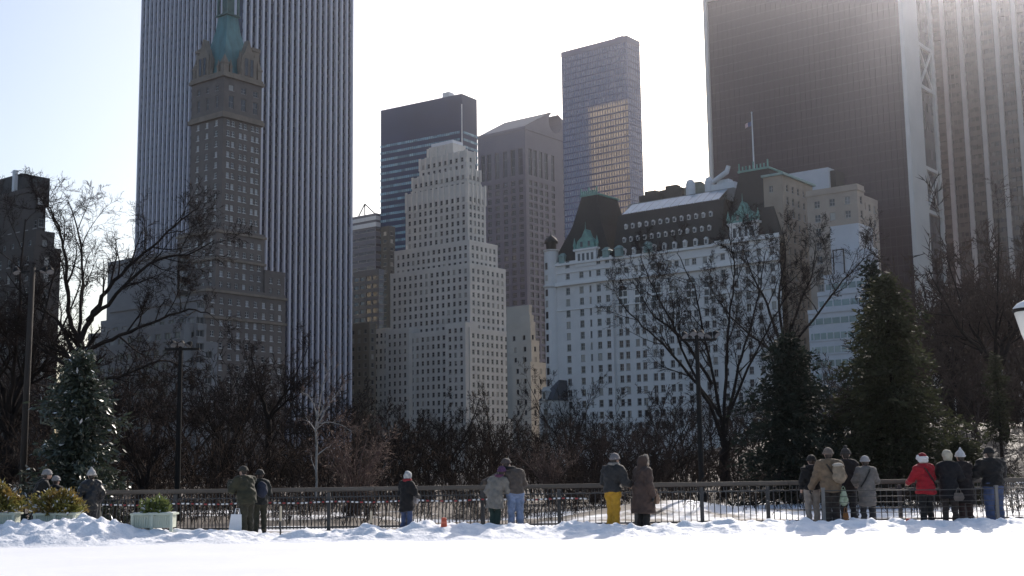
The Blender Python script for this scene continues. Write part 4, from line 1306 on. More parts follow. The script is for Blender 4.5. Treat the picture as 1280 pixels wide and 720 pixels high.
def tubes(S, n):
    """Vertices and quads of n-sided tapered tubes for segments."""
    p0, p1, r0, r1 = S[:, 0:3], S[:, 3:6], S[:, 6], S[:, 7]
    d = p1 - p0
    d = d / np.maximum(1e-6, np.linalg.norm(d, axis=1, keepdims=True))
    ref = np.where(np.abs(d[:, 2:3]) < 0.85, np.array([[0, 0, 1.0]]), np.array([[1.0, 0, 0]]))
    a = np.cross(d, ref); a /= np.linalg.norm(a, axis=1, keepdims=True)
    b = np.cross(d, a)
    V = np.zeros((len(S), 2, n, 3), np.float32)
    ext = d * (r0[:, None] * 0.35)
    for i in range(n):
        t = 2 * math.pi * i / n
        o = a * math.cos(t) + b * math.sin(t)
        V[:, 0, i] = p0 - ext + o * r0[:, None]
        V[:, 1, i] = p1 + o * r1[:, None]
    base = (np.arange(len(S)) * 2 * n)[:, None]
    F = np.concatenate([np.stack([base[:, 0] + i, base[:, 0] + (i + 1) % n, base[:, 0] + n + (i + 1) % n, base[:, 0] + n + i], -1)[:, None] for i in range(n)], 1).reshape(-1, 4)
    return V.reshape(-1, 3), F
def cones(S):
    """Fine twigs: slender three-sided spikes."""
    p0, p1, r0 = S[:, 0:3], S[:, 3:6], S[:, 6]
    d = p1 - p0
    d = d / np.maximum(1e-6, np.linalg.norm(d, axis=1, keepdims=True))
    ref = np.where(np.abs(d[:, 2:3]) < 0.85, np.array([[0, 0, 1.0]]), np.array([[1.0, 0, 0]]))
    a = np.cross(d, ref); a /= np.linalg.norm(a, axis=1, keepdims=True)
    b = np.cross(d, a)
    V = np.zeros((len(S), 4, 3), np.float32)
    for i in range(3):
        t = 2 * math.pi * i / 3
        V[:, i] = p0 + (a * math.cos(t) + b * math.sin(t)) * r0[:, None] * 1.25
    V[:, 3] = p1
    k = np.arange(len(S)) * 4
    F = np.stack([np.stack([k + i, k + (i + 1) % 3, k + 3], -1) for i in range(3)], 1).reshape(-1, 3)
    return V.reshape(-1, 3), F
def to_tris(F):
    return F if F.shape[1] == 3 else np.concatenate([F[:, [0, 1, 2]], F[:, [0, 2, 3]]])
def merge(parts):
    V, F, k = [], [], 0
    for v, f in parts:
        V.append(v); F.append(to_tris(f) + k); k += len(v)
    return np.concatenate(V), np.concatenate(F)
def tree_arrays(S):
    lv = S[:, 8]
    t = [tubes(S[lv == 0], 9)]
    if (lv == 1).any(): t.append(tubes(S[lv == 1], 6))
    c = []
    if (lv == 2).any(): c.append(tubes(S[lv == 2], 3))
    if (lv >= 3).any(): c.append(cones(S[lv >= 3]))
    return merge(t), (merge(c) if c else None)

M_BARK = mat('dark_bark', (0.020, 0.016, 0.015), 0.95, 0.3, 3.0, bump=0.6, bscale=12, spec=0.1)
M_TWIG = mat('dark_twigs', (0.028, 0.0225, 0.021), 1.0, 0.25, 1.5, spec=0.0)
M_TWIG_B = mat('brown_twigs', (0.066, 0.049, 0.043), 1.0, 0.25, 0.8, spec=0.0)
M_TWIG_R = mat('reddish_twigs', (0.115, 0.072, 0.058), 0.85, 0.25, 2.0)
M_BIRCH = mat('pale_birch_bark', (0.25, 0.235, 0.22), 0.7, 0.3, 5.0)

def bare_tree(name, label, loc, S, bark=M_BARK, twig=M_TWIG, rot=0.0, scale=1.0, group=None):
    (tv, tf), cr = tree_arrays(S)
    o = thing(name, label, 'tree', loc, rot, group)
    link('trunk', mesh_np('trunk', tv, tf, [bark], smooth=True), o)
    if cr is not None:
        link('crown', mesh_np('crown', cr[0], cr[1], [twig], smooth=True), o)
    o.scale = (scale,) * 3
    return o

def generic_stems(seed, h, r, fork=0.25, n=4, lean=0.0, spread=0.5):
    rng = random.Random(seed)
    f = h * fork
    top = Vector((lean * f, rng.uniform(-.2, .2), f))
    st = [([(0, 0, -0.6), (lean * f * .3, 0, f * 0.5), tuple(top)], r, r * 0.8)]
    a0 = rng.random() * 6.28
    for i in range(n):
        a = a0 + i * 6.28 / n + rng.uniform(-.4, .4)
        w = h * spread * rng.uniform(0.5, 1.0)
        hh = h * rng.uniform(0.78, 1.0)
        e = Vector((math.cos(a) * w, math.sin(a) * w, hh))
        m = top.lerp(e, 0.45) + Vector((math.cos(a), math.sin(a), 0)) * w * 0.12
        st.append(([tuple(top - UP * 0.05 * h * 0.3), tuple(top.lerp(m, .5) + UP * 0.02 * h), tuple(m), tuple(e)], r * rng.uniform(.5, .68), r * 0.10))
    return st

def px_stems(px, base_py, Y, lines, r, seed):
    """Main limbs of a tree read off the photograph, spread in depth. lines: list of (polyline in px, depth offset at the tip, base r, tip r)."""
    b = at(px, base_py, Y)
    g = gzf(b.x, Y)
    out = []
    for pts, dep, r0, r1 in lines:
        q = []
        for i, (x, y) in enumerate(pts):
            dy = dep * (i / max(1, len(pts) - 1)) ** 1.3
            p = at(x, y, Y + dy)
            q.append((p.x - b.x, p.y - Y, p.z - g))
        out.append((q, r0, r1))
    return out, (b.x, Y, g)

def ground_loc(px, Y):
    x = at(px, 600, Y).x
    return (x, Y, gzf(x, Y))

# -- big bare tree on the left
st, loc = px_stems(98, 604, 58, [
    ([(98, 618), (96, 540), (97, 470), (100, 428)], 0.3, 0.27, 0.19),
    ([(100, 430), (88, 400), (84, 350), (78, 300), (66, 268), (48, 240)], -3.5, 0.13, 0.02),
    ([(97, 440), (100, 400), (104, 340), (96, 285), (84, 250)], 3.0, 0.11, 0.02),
    ([(100, 428), (118, 390), (142, 352), (180, 318), (216, 284), (246, 262)], 1.0, 0.14, 0.025),
    ([(110, 400), (135, 380), (185, 330), (232, 318), (268, 300)], -4.0, 0.12, 0.02),
    ([(102, 440), (140, 424), (186, 404), (236, 388), (262, 392)], -3.0, 0.12, 0.02),
    ([(96, 470), (60, 440), (30, 420), (-6, 400)], 2.0, 0.11, 0.02),
    ([(98, 480), (150, 470), (200, 452), (240, 460)], 3.0, 0.10, 0.02),
    ([(97, 450), (70, 400), (40, 380), (8, 340)], -2.0, 0.11, 0.02)], 0.3, 3)
bare_tree('bare_tree', 'big spreading bare tree with forked limbs reaching over the terraced block', loc, grow(3, st, kids=(11, 9, 7, 5), ratio=(0.34, 0.5, 0.55, 0.6), wob=0.26, rmin=0.008, trop=0.06))
# -- dense dark tree at the left edge
S_dense = grow(7, generic_stems(7, 13.5, 0.30, 0.3, 6, 0.0, 0.36), kids=(12, 9, 7, 4), ratio=(0.36, 0.5, 0.55, 0.6), rmin=0.010)
bare_tree('bare_tree', 'dark dense bare tree crowding the left edge behind the tall pole', ground_loc(8, 62), S_dense)
# -- the tree with fanned stems behind the floodlight pole
st, loc = px_stems(907, 604, 62, [
    ([(907, 618), (906, 580), (905, 548)], 0.0, 0.22, 0.18),
    ([(905, 552), (886, 505), (858, 462), (828, 430), (796, 400), (772, 372)], -2.5, 0.11, 0.018),
    ([(905, 550), (893, 480), (880, 420), (868, 360), (846, 316)], 2.0, 0.10, 0.018),
    ([(900, 520), (868, 470), (838, 400), (812, 350), (800, 320)], 3.0, 0.085, 0.018),
    ([(905, 548), (908, 470), (912, 400), (918, 340), (912, 296)], -1.0, 0.105, 0.018),
    ([(907, 545), (920, 470), (934, 420), (950, 360), (958, 312)], 2.5, 0.095, 0.018),
    ([(907, 530), (936, 460), (966, 400), (990, 360)], -2.5, 0.085, 0.018),
    ([(890, 480), (850, 420), (818, 396), (790, 350)], -1.0, 0.09, 0.015)], 0.3, 5)
bare_tree('bare_tree', 'large bare tree with stems fanning upward behind the floodlight pole', loc, grow(5, st, kids=(10, 8, 7, 5), ratio=(0.30, 0.5, 0.55, 0.6), wob=0.20, rmin=0.008, trop=0.14))
st, loc = px_stems(984, 600, 78, [
    ([(984, 612), (982, 540), (980, 470), (978, 430)], 0.0, 0.26, 0.18),
    ([(978, 432), (958, 380), (938, 340), (926, 296)], -2.5, 0.11, 0.018),
    ([(979, 430), (974, 370), (982, 320), (978, 284)], 2.0, 0.105, 0.018),
    ([(980, 436), (1000, 380), (1016, 340), (1020, 300)], -1.5, 0.095, 0.018),
    ([(980, 440), (1016, 400), (1046, 360), (1074, 330), (1090, 316)], 3.0, 0.10, 0.018),
    ([(980, 450), (940, 420), (908, 390), (884, 352)], 2.0, 0.09, 0.018)], 0.3, 9)
bare_tree('bare_tree', 'tall bare tree rising behind the broad dark conifer', loc, grow(9, st, kids=(10, 8, 7, 5), ratio=(0.34, 0.5, 0.55, 0.6), wob=0.2, rmin=0.010, trop=0.12))
# -- mid distance individual trees
def mid(px, Y, top_py, label, seed, fork=0.25, n=4, lean=0.0, spread=0.42, twig=M_TWIG, r=0.16, kids=(9, 8, 6, 4), rmin=0.010, bark=M_BARK, name='bare_tree', **k):
    x, y, g = ground_loc(px, Y)
    h = height_at(px, top_py, x, y) - g
    bare_tree(name, label, (x, y, g), grow(seed, generic_stems(seed, h, r, fork, n, lean, spread), kids=kids, ratio=(0.36, 0.5, 0.55, 0.6), rmin=rmin, **k), twig=twig, bark=bark)
mid(270, 70, 448, 'bare tree with a leaning forked trunk right of the left lamp post', 21, 0.30, 4, 0.25)
mid(334, 78, 425, 'straight-trunked bare tree before the ribbed tower, left of the white birch', 22, 0.5, 4, 0.0, 0.34, r=0.2)
mid(172, 48, 500, 'low bare tree with crooked snow-dusted limb between conifer and left lamp post', 23, 0.25, 4, 0.2, 0.5, r=0.13)
mid(512, 84, 508, 'low spreading bare tree above the person in the black coat', 24, 0.22, 5, 0.0, 0.6, r=0.18)
mid(566, 88, 498, 'bare tree with slanting trunk in front of the stepped limestone building', 25, 0.25, 4, -0.3, 0.5, r=0.17)
mid(617, 96, 502, 'bare tree with upright trunk left of the embracing couple', 26, 0.35, 4, 0.05, 0.45, r=0.17)
mid(712, 165, 474, 'small round-crowned bare tree before the white turret wall', 27, 0.25, 5, 0.0, 0.5, r=0.26, rmin=0.016)
mid(1196, 92, 318, 'tall brown bare tree standing before the cross-braced tower side', 28, 0.3, 5, 0.0, 0.30, twig=M_TWIG_B, r=0.26, rmin=0.012)
mid(1262, 74, 285, 'tall brown bare tree whose limbs reach behind the right lantern', 29, 0.3, 5, -0.1, 0.36, twig=M_TWIG_B, r=0.26, rmin=0.012)
mid(1150, 112, 350, 'brown bare tree half hidden behind the right-hand conifer', 30, 0.3, 4, 0.0, 0.34, twig=M_TWIG_B, r=0.25, rmin=0.014)
# birch and the reddish weeping shrub
st, loc = px_stems(395, 612, 44, [
    ([(395, 622), (396, 580), (395, 540), (397, 518)], 0.0, 0.042, 0.034),
    ([(397, 520), (400, 500), (404, 480), (410, 462), (416, 452)], 0.3, 0.026, 0.008),
    ([(397, 522), (392, 505), (384, 494), (376, 490)], -0.5, 0.03, 0.008),
    ([(396, 535), (406, 515), (418, 496), (428, 484)], 0.5, 0.03, 0.008),
    ([(396, 540), (386, 528), (378, 524)], 0.6, 0.022, 0.006),
    ([(397, 530), (412, 528), (428, 532), (440, 540)], -0.4, 0.025, 0.006)], 0.05, 2)
bare_tree('birch_tree', 'slender pale-barked birch behind the railing', loc, grow(12, st, kids=(7, 6, 4), ratio=(0.4, 0.5, 0.6), rmin=0.005, droop=0.15), bark=M_BIRCH, twig=M_TWIG_R)
def shrub_S(seed, h, n, spread, kids=(7, 6, 4), rmin=0.007, droop=0.25, r=0.035):
    rng = random.Random(seed)
    st = []
    for i in range(n):
        a = rng.random() * 6.28; w = h * spread * rng.uniform(0.25, 1)
        hh = h * rng.uniform(0.6, 1.0)
        st.append(([(rng.uniform(-.2, .2), rng.uniform(-.2, .2), -0.1), (math.cos(a) * w * .35, math.sin(a) * w * .35, hh * .55), (math.cos(a) * w, math.sin(a) * w, hh)], r, r * 0.25))
    return grow(seed, st, kids=kids, ratio=(0.38, 0.5, 0.55), rmin=rmin, droop=droop, wob=0.28, start=0.15)
def shrub(name, label, px, Y, top_py, seed, n, spread, twig, bark=None, **k):
    x, y, g = ground_loc(px, Y)
    h = height_at(px, top_py, x, y) - g
    o = bare_tree(name, label, (x, y, g), shrub_S(seed, h, n, spread, **k), twig=twig, bark=bark or twig)
    o['category'] = 'shrub'
shrub('bare_shrub', 'reddish-brown drooping bare shrub right of the white birch', 443, 45.5, 532, 41, 16, 0.55, M_TWIG_R, droop=0.5)
shrub('bare_shrub', 'ruddy twiggy shrub behind the man in the brown jacket', 688, 55, 556, 42, 18, 0.7, M_TWIG_R)
shrub('bare_shrub', 'olive-brown twiggy shrub behind the man in yellow trousers', 742, 58, 540, 43, 18, 0.7, M_TWIG_B)
shrub('bare_shrub', 'brown bare shrub behind the woman in the fur-hooded coat', 812, 58, 535, 44, 18, 0.65, M_TWIG_B)

# -- the wood behind: nobody could count it
def wood():
    rng = random.Random(99)
    bases = []
    for s in range(5):
        S_ = grow(60 + s, generic_stems(60 + s, 10, 0.16, 0.25, 5, 0, 0.40), kids=(7, 6, 6), ratio=(0.40, 0.54, 0.64), rmin=0.026)
        lv = S_[:, 8]
        bases.append(merge([tubes(S_[lv <= 1], 4), tubes(S_[lv == 2], 3), cones(S_[lv >= 3])]))
    prof_x = [-60, 0, 150, 270, 340, 440, 500, 560, 650, 700, 760, 860, 950, 1100, 1200, 1280, 1360]
    prof_y = [420, 425, 430, 440, 455, 478, 512, 512, 518, 505, 496, 482, 470, 420, 355, 320, 310]
    parts, parts_b = [], []
    def put(px, Y, h, dst):
        x = at(px, 590, Y).x
        g = gzf(x, Y)
        v, f = bases[rng.randrange(5)]
        a = rng.random() * 6.28
        sc = h / 10.0
        R = np.array([[math.cos(a), -math.sin(a), 0], [math.sin(a), math.cos(a), 0], [0, 0, 1]]) * sc
        wide = rng.uniform(0.9, 1.4)
        vv = v @ R.T
        vv[:, :2] *= wide
        dst.append(((vv + np.array([x, Y, g])).astype(np.float32), f))
    for i in range(56):
        px = -50 + 1400 * (i + rng.uniform(0.1, 0.9)) / 56
        Y = rng.uniform(112, 215)
        top = np.interp(px, prof_x, prof_y) + rng.uniform(0, 28)
        x = at(px, 590, Y).x
        put(px, Y, max(4, height_at(px, top, x, Y) - gzf(x, Y)), parts_b if px > 1090 else parts)
    for i in range(24):
        px = -50 + 1400 * (i + rng.uniform(0.1, 0.9)) / 24
        put(px, rng.uniform(225, 300), rng.uniform(10, 13), parts)
    for px, Y, h in ((1160, 96, 11), (1185, 80, 9), (1215, 86, 13), (1236, 100, 14), (1272, 92, 15), (1292, 76, 12), (1140, 84, 8), (1225, 70, 6)):
        put(px, Y, h, parts_b)
    v, f = merge(parts)
    o = link('bare_woodland', mesh_np('bare_woodland', v, f, [M_TWIG], smooth=True))
    tag(o, 'dense dark mass of leafless trees between the rink and the city', 'woodland', kind='stuff')
    v, f = merge(parts_b)
    o = link('bare_woodland', mesh_np('bare_woodland', v, f, [M_TWIG_B], smooth=True))
    tag(o, 'brownish mass of leafless trees on the rise at the right', 'woodland', kind='stuff')
    # understorey scrub: wide patches of stems
    sb, sl = [], []
    for s in range(4):
        r2 = random.Random(80 + s)
        st = []
        for i in range(15):
            bx, by = r2.uniform(-2.6, 2.6), r2.uniform(-1.3, 1.3)
            hh = r2.uniform(1.2, 3.2)
            st.append(([(bx, by, -0.2), (bx + r2.uniform(-.4, .4), by + r2.uniform(-.4, .4), hh * .5), (bx + r2.uniform(-1.1, 1.1), by + r2.uniform(-.9, .9), hh)], 0.03, 0.012))
        S_ = grow(80 + s, st, kids=(5, 4), ratio=(0.50, 0.70), rmin=0.021, droop=0.2, wob=0.3, start=0.1, first=0)
        lv = S_[:, 8]
        sb.append(merge([tubes(S_[lv <= 1], 3), cones(S_[lv >= 2])]))
        S_ = grow(180 + s, st[:8], kids=(5, 4), ratio=(0.50, 0.70), rmin=0.03, droop=0.2, wob=0.3, start=0.1, first=0)
        lv = S_[:, 8]
        sl.append(merge([cones(S_[lv == 1]), tubes(S_[lv == 0], 3), cones(S_[lv >= 2])]))
    parts = []
    for i in range(84):
        px = -70 + 1430 * (i + rng.random()) / 84
        Y = rng.choice((rng.uniform(56, 70), rng.uniform(70, 92), rng.uniform(90, 125)))
        if 1010 < px: Y = rng.uniform(80, 125)
        x = at(px, 590, Y).x
        v, f = sb[rng.randrange(4)]
        a = rng.uniform(-0.5, 0.5) + (math.pi if rng.random() < 0.5 else 0)
        sc = rng.uniform(0.8, 1.25) * (1.4 if Y > 90 else (1.25 if Y > 70 else 1.2))
        R = np.array([[math.cos(a), -math.sin(a), 0], [math.sin(a), math.cos(a), 0], [0, 0, 0.9]]) * sc
        parts.append(((v @ R.T + np.array([x, Y, gzf(x, Y)])).astype(np.float32), f))
    for (p0, p1, n, y0, y1, hs) in ((125, 490, 40, 36.0, 52, 0.40), (640, 730, 6, 37, 50, 0.34), (860, 900, 2, 40, 46, 0.3), (430, 640, 6, 46, 55, 0.32), (1130, 1290, 16, 52, 80, 0.62), (560, 640, 4, 36, 40, 0.25), (880, 1130, 20, 38, 58, 0.38), (700, 860, 14, 43, 56, 0.42), (1090, 1290, 12, 37, 50, 0.36), (490, 640, 10, 42, 54, 0.34)):
        for i in range(n):                          # low growth just behind the railing
            px = p0 + (p1 - p0) * (i + rng.random()) / n
            Y = rng.uniform(y0, y1)
            x = at(px, 600, Y).x
            v, f = sl[rng.randrange(4)]
            a = rng.uniform(0, 6.28)
            R = np.array([[math.cos(a), -math.sin(a), 0], [math.sin(a), math.cos(a), 0], [0, 0, 1.0]]) * hs * rng.uniform(0.8, 1.2)
            parts.append(((v @ R.T + np.array([x, Y, gzf(x, Y)])).astype(np.float32), f))
    v, f = merge(parts)
    o = link('bare_scrub', mesh_np('bare_scrub', v, f, [mat('scrub_twigs', (0.036, 0.028, 0.024), 1.0, 0.5, 0.12, spec=0.0)], smooth=True))
    tag(o, 'tangle of low leafless brown scrub under the trees', 'scrub', kind='stuff')
wood()

# -- evergreens
def leaf_cloud(rng, centers, dirs, n, size, asp=0.35, jitter=0.5):
    """n leaf quads round each centre."""
    c = np.repeat(np.asarray(centers), n, axis=0)
    d = np.repeat(np.asarray(dirs), n, axis=0)
    N = len(c)
    sz = size * rng.uniform(0.6, 1.4, (N, 1))
    c = c + rng.normal(0, 1, (N, 3)) * size * jitter
    u = d + rng.normal(0, 0.55, (N, 3)); u /= np.linalg.norm(u, axis=1, keepdims=True)
    w = np.cross(u, rng.normal(0, 1, (N, 3))); w /= np.maximum(1e-6, np.linalg.norm(w, axis=1, keepdims=True))
    V = np.stack([c, c + u * sz * 0.5 + w * sz * asp * 0.5, c + u * sz, c + u * sz * 0.5 - w * sz * asp * 0.5], 1).reshape(-1, 3)
    F = np.arange(N * 4).reshape(-1, 4)
    return V, F
def conifer(name, label, px, Y, top_py, radius, seed, mats, needle=0.16, whorl=0.22, per=9, leaves=7, droop=0.25, low=0.06, shape=0.85, snow=0.0):
    rng = np.random.default_rng(seed)
    x, y, g = ground_loc(px, Y)
    h = height_at(px, top_py, x, y) - g
    o = thing(name, label, 'tree', (x, y, g))
    tr = MB(); tr.tube([(0, 0, -0.4), (0.03, 0, h * 0.5), (0, 0, h * 0.97)], [h * 0.017, h * 0.010, 0.012], 8)
    cen, dr, seg = [], [], []
    z = h * low
    while z < h * 0.985:
        f = z / h
        R = radius * (1 - f) ** shape * (0.74 + 0.5 * rng.random())
        n = max(4, int(per * (0.5 + 0.6 * (1 - f))))
        a0 = rng.random() * 6.28
        asym = 0.85 + 0.3 * math.sin(z * 2.3 + seed)
        for i in range(n):
            a = a0 + i * 6.283 / n + rng.normal(0, 0.2)
            L = R * (0.8 + 0.25 * math.sin(2 * a + z * 1.7 + seed) + 0.2 * asym) * (rng.uniform(0.42, 1.0) if rng.random() < 0.8 else rng.uniform(1.0, 1.25)) + 0.06
            e = np.array([math.cos(a), math.sin(a), 0.0])
            pts = []
            for t in np.arange(0.12, 1.01, max(0.06, needle * 0.75 / max(L, 0.2))):
                dz = -droop * L * t * t + 0.10 * L * t + (0.12 * L * max(0, t - 0.7))
                pts.append(e * L * t + np.array([0, 0, z + dz]))
            seg.append((0, 0, z, *pts[-1], 0.02, 0.006, 2))
            for k, p in enumerate(pts):
                t = (k + 1) / len(pts)
                sw = (1 - t * 0.75) * L * 0.28
                for _ in range(2):
                    side = np.array([-e[1], e[0], 0]) * rng.uniform(-1, 1) * sw
                    cen.append(p + side + np.array([0, 0, -abs(rng.normal(0, 0.05)) * (0.4 + L * 0.6)])); dr.append(e * 0.8 + side * 0.8 / max(0.05, sw) * 0.5 + np.array([0, 0, -0.15]))
        z += whorl * (0.75 + 0.5 * rng.random()) * (0.45 + 0.6 * (1 - f))
    tv, tf = tubes(np.array(seg, np.float32), 3)
    tro = tr.build('trunk', M_BARK, o, smooth=True)
    tag(link('branch', mesh_np('branch', tv, tf, [M_BARK]), tro), kind='stuff')
    V, F = leaf_cloud(rng, cen, dr, leaves, needle)
    fm = (rng.random(len(F)) < snow).astype(np.int32) if snow else None  # this share of leaves is painted white as sun glints
    link('crown', mesh_np('crown', V, F, mats, fm), o)
M_SPRUCE = mat('dark_spruce_needles', (0.017, 0.023, 0.016), 0.75, 0.35, 1.2, trans=0.12, spec=0.2)
M_SPRUCE2 = mat('olive_spruce_needles', (0.034, 0.037, 0.019), 0.75, 0.35, 1.0, trans=0.3, spec=0.25)
M_HOLLY = mat('glossy_evergreen_leaves', (0.040, 0.052, 0.036), 0.36, 0.3, 1.5, spec=0.6, trans=0.2)
M_SNOW_GLINT = mat('snow_and_leaf_glints', (0.62, 0.64, 0.66), 0.7, 0.05, 2.0)  # white of real snow; on the holly it paints sunlit leaf gloss
conifer('holly_tree', 'pyramidal dark evergreen flecked with painted sun glints left of the railing', 96, 40, 438, 1.85, 101, [M_HOLLY, M_SNOW_GLINT], needle=0.20, whorl=0.27, per=11, leaves=6, droop=0.14, low=0.03, shape=0.66, snow=0.012)
conifer('spruce_tree', 'broad very dark conifer behind the family in tan and black', 992, 50, 418, 2.8, 102, [M_SPRUCE], needle=0.23, whorl=0.42, per=13, leaves=5, shape=0.50, low=0.06, droop=0.32)
conifer('spruce_tree', 'tall near-black conifer standing behind the olive-lit one', 1104, 59, 322, 2.3, 103, [M_SPRUCE], needle=0.22, whorl=0.46, per=12, leaves=4, shape=0.72, droop=0.32)
conifer('spruce_tree', 'tall conifer with olive sunlit tips behind the red jacket', 1121, 49, 338, 3.0, 104, [M_SPRUCE2], needle=0.23, whorl=0.46, per=13, leaves=5, shape=0.60, droop=0.34)
conifer('young_spruce', 'small thin conifer below the lantern at the right edge', 1254, 60, 442, 1.1, 105, [M_SPRUCE2], needle=0.18, whorl=0.40, per=6, leaves=5, shape=0.6, low=0.3)
conifer('evergreen_bush', 'low olive evergreen bush behind the white-hatted heads', 1204, 47, 548, 1.35, 106, [M_SPRUCE2], needle=0.16, whorl=0.18, per=10, leaves=6, shape=0.40, low=0.05)

# ------------------------------------------------------------------ railing, barrier, lamps, planters
FY = 33.4                                      # depth of the railing line
M_RAILWOOD = mat('weathered_wood_rail', (0.095, 0.082, 0.070), 0.75, 0.25, 2.0, bump=0.3, stretch=(0.3, 3, 3))
M_IRON = mat('dark_iron', (0.030, 0.030, 0.032), 0.5, 0.25, 4.0, spec=0.5)
def railing():
    xa, xb = XatY(124, 612, FY), XatY(1330, 600, FY)
    root = thing('park_railing', 'long dark iron railing with wooden top rail behind the onlookers', 'railing', (0, FY, 0))
    tr = MB()
    n = 14
    xs = np.linspace(xa, xb, n + 1)
    for i in range(n):
        s = MB()
        s.box(xs[i] + 0.006, xs[i + 1] - 0.006, -0.07, 0.07, 1.085, 1.165)
        s.box(xs[i] + 0.006, xs[i + 1] - 0.006, -0.04, 0.04, 1.055, 1.085)
        s.build('top_rail', M_RAILWOOD, root)
    xm = XatY(706, 607, FY)
    post = MB()
    post.box(-0.045, 0.045, -0.045, 0.045, -0.05, 1.03); post.box(-0.06, 0.06, -0.06, 0.06, 0.86, 0.91); post.box(-0.075, 0.075, -0.075, 0.075, -0.05, 0.06)
    me = post.mesh('post', [M_IRON])
    x = xa
    k = 0
    while x < xb:
        link('post', me, root, (x, 0.0, 0)); x += 2.0 if x < xm else 1.72
    for (z, h) in ((0.90, 0.03), (0.12, 0.045)):
        r = MB(); r.box(xa, xb, -0.02, 0.02, z, z + h); r.build('cross_rail', M_IRON, root)
    pk = MB()                                 # bowed bar of the older left part
    pts = [(0, 0.0, 0.1), (0, -0.02, 0.3), (0.01, -0.09, 0.55), (0.025, -0.10, 0.72), (0.012, -0.03, 0.88), (-0.012, 0.0, 1.04)]
    pk.tube(pts, 0.0135, 5)
    pb = pk.mesh('picket', [M_IRON])
    ps = MB(); ps.box(-0.010, 0.010, -0.010, 0.010, 0.16, 0.90); psm = ps.mesh('picket', [M_IRON])
    x = xa + 0.12
    c = 0
    while x < xm and c < 190:
        link('picket', pb, root, (x, 0, 0)); x += 0.092; c += 1
    x = max(x, xm)
    while x < xb and c < 300:
        link('picket', psm, root, (x, 0, 0)); x += 0.155; c += 1
    br = MB()                                 # small square brackets under the rail on the right
    br.box(-0.13, -0.115, -0.02, 0.02, 0.93, 1.035); br.box(0.115, 0.13, -0.02, 0.02, 0.93, 1.035); br.box(-0.115, 0.115, -0.02, 0.02, 0.93, 0.945); br.box(-0.06, -0.045, -.015, .015, 0.945, 1.035); br.box(0.045, 0.06, -.015, .015, 0.945, 1.035)
    bm2 = br.mesh('bracket', [M_IRON])
    x = xm + 0.4
    while x < xb:
        link('bracket', bm2, root, (x, 0, 0)); x += 0.43
railing()
def striped_tape():
    xa, xb = XatY(128, 626, FY - .12), XatY(735, 620, FY - .12)
    mb = MB()
    rng = random.Random(4)
    xs = [xa]
    while xs[-1] < xb:                         # white, dark, red, dark lengths in turn
        xs.append(xs[-1] + (0.062, 0.05)[len(xs) % 2 == 0] * rng.uniform(0.85, 1.2))
    pts = [(x, 0, 0.80 - 0.03 * math.sin((x - xa) / 2.0 * math.pi) ** 2 + rng.uniform(-.004, .004)) for x in xs]
    mb.tube(pts, 0.020, 6)
    for j in range(len(pts) - 1):
        c = (0, 2, 0, 2, 1, 2)[j % 6]
        for i in range(6):
            mb.m[j * 6 + i] = c
    o = mb.build('striped_cord', [mat('tape_white', (0.70, 0.70, 0.70), 0.4, 0.05, 3), mat('tape_red', (0.32, 0.045, 0.045), 0.4, 0.1, 3), M_IRON], None, loc=(0, FY - .12, 0))
    tag(o, 'red and white striped cord strung along the left railing', 'cord')
striped_tape()
def wire_barrier():
    yb = 31.15
    root = thing('wire_barrier', 'low barrier of thin wires on slim posts before the right onlookers', 'barrier', (0, yb, 0))
    xa, xb = XatY(1030, 640, yb), XatY(1300, 640, yb)
    M_WIRE = mat('galvanised_wire', (0.06, 0.057, 0.054), 0.7, 0.1, 3)
    for z in (0.93, 0.79, 0.65, 0.52, 0.40, 0.27):
        w = MB(); w.tube([(xa, 0, z + 0.015), ((xa + xb) / 2, 0, z), (xb, 0, z + 0.02)], 0.0065 if z < 0.9 else 0.011, 5); w.build('wire', M_WIRE, root)
    for px in (1030, 1247, 1300):
        p = MB(); x = XatY(px, 640, yb); p.box(x - 0.035, x + 0.035, -0.03, 0.03, 0, 1.0); p.box(x - .045, x + .045, -.04, .04, 0.98, 1.02); p.build('post', mat('grey_post', (0.16, 0.15, 0.14), 0.6, 0.2, 3), root)
wire_barrier()
def stake(px, py0, py1, label, Y=31.2):
    p0, p1 = at(px, py0, Y), at(px, py1, Y)
    m = MB(); m.tube([(0, 0, -0.1), (0, 0, p0.z * 0.55)], 0.022, 6, 0); m.tube([(0, 0, p0.z * 0.55), (0, 0, p0.z)], 0.03, 6, 1); m.lathe(0, 0, [(0.03, p0.z), (0.02, p0.z + 0.03)], 6, 1)
    o = m.build('marker_stake', [M_IRON, mat('pale_wood', (0.42, 0.36, 0.27), 0.7, 0.2, 4)], None, loc=(p0.x, Y, 0)); tag(o, label, 'stake')
stake(351, 634, 664, 'thin dark stake with a pale top in the snow right of the olive coat')
stake(464, 640, 664, 'short dark stake in the snow below the reddish shrub')
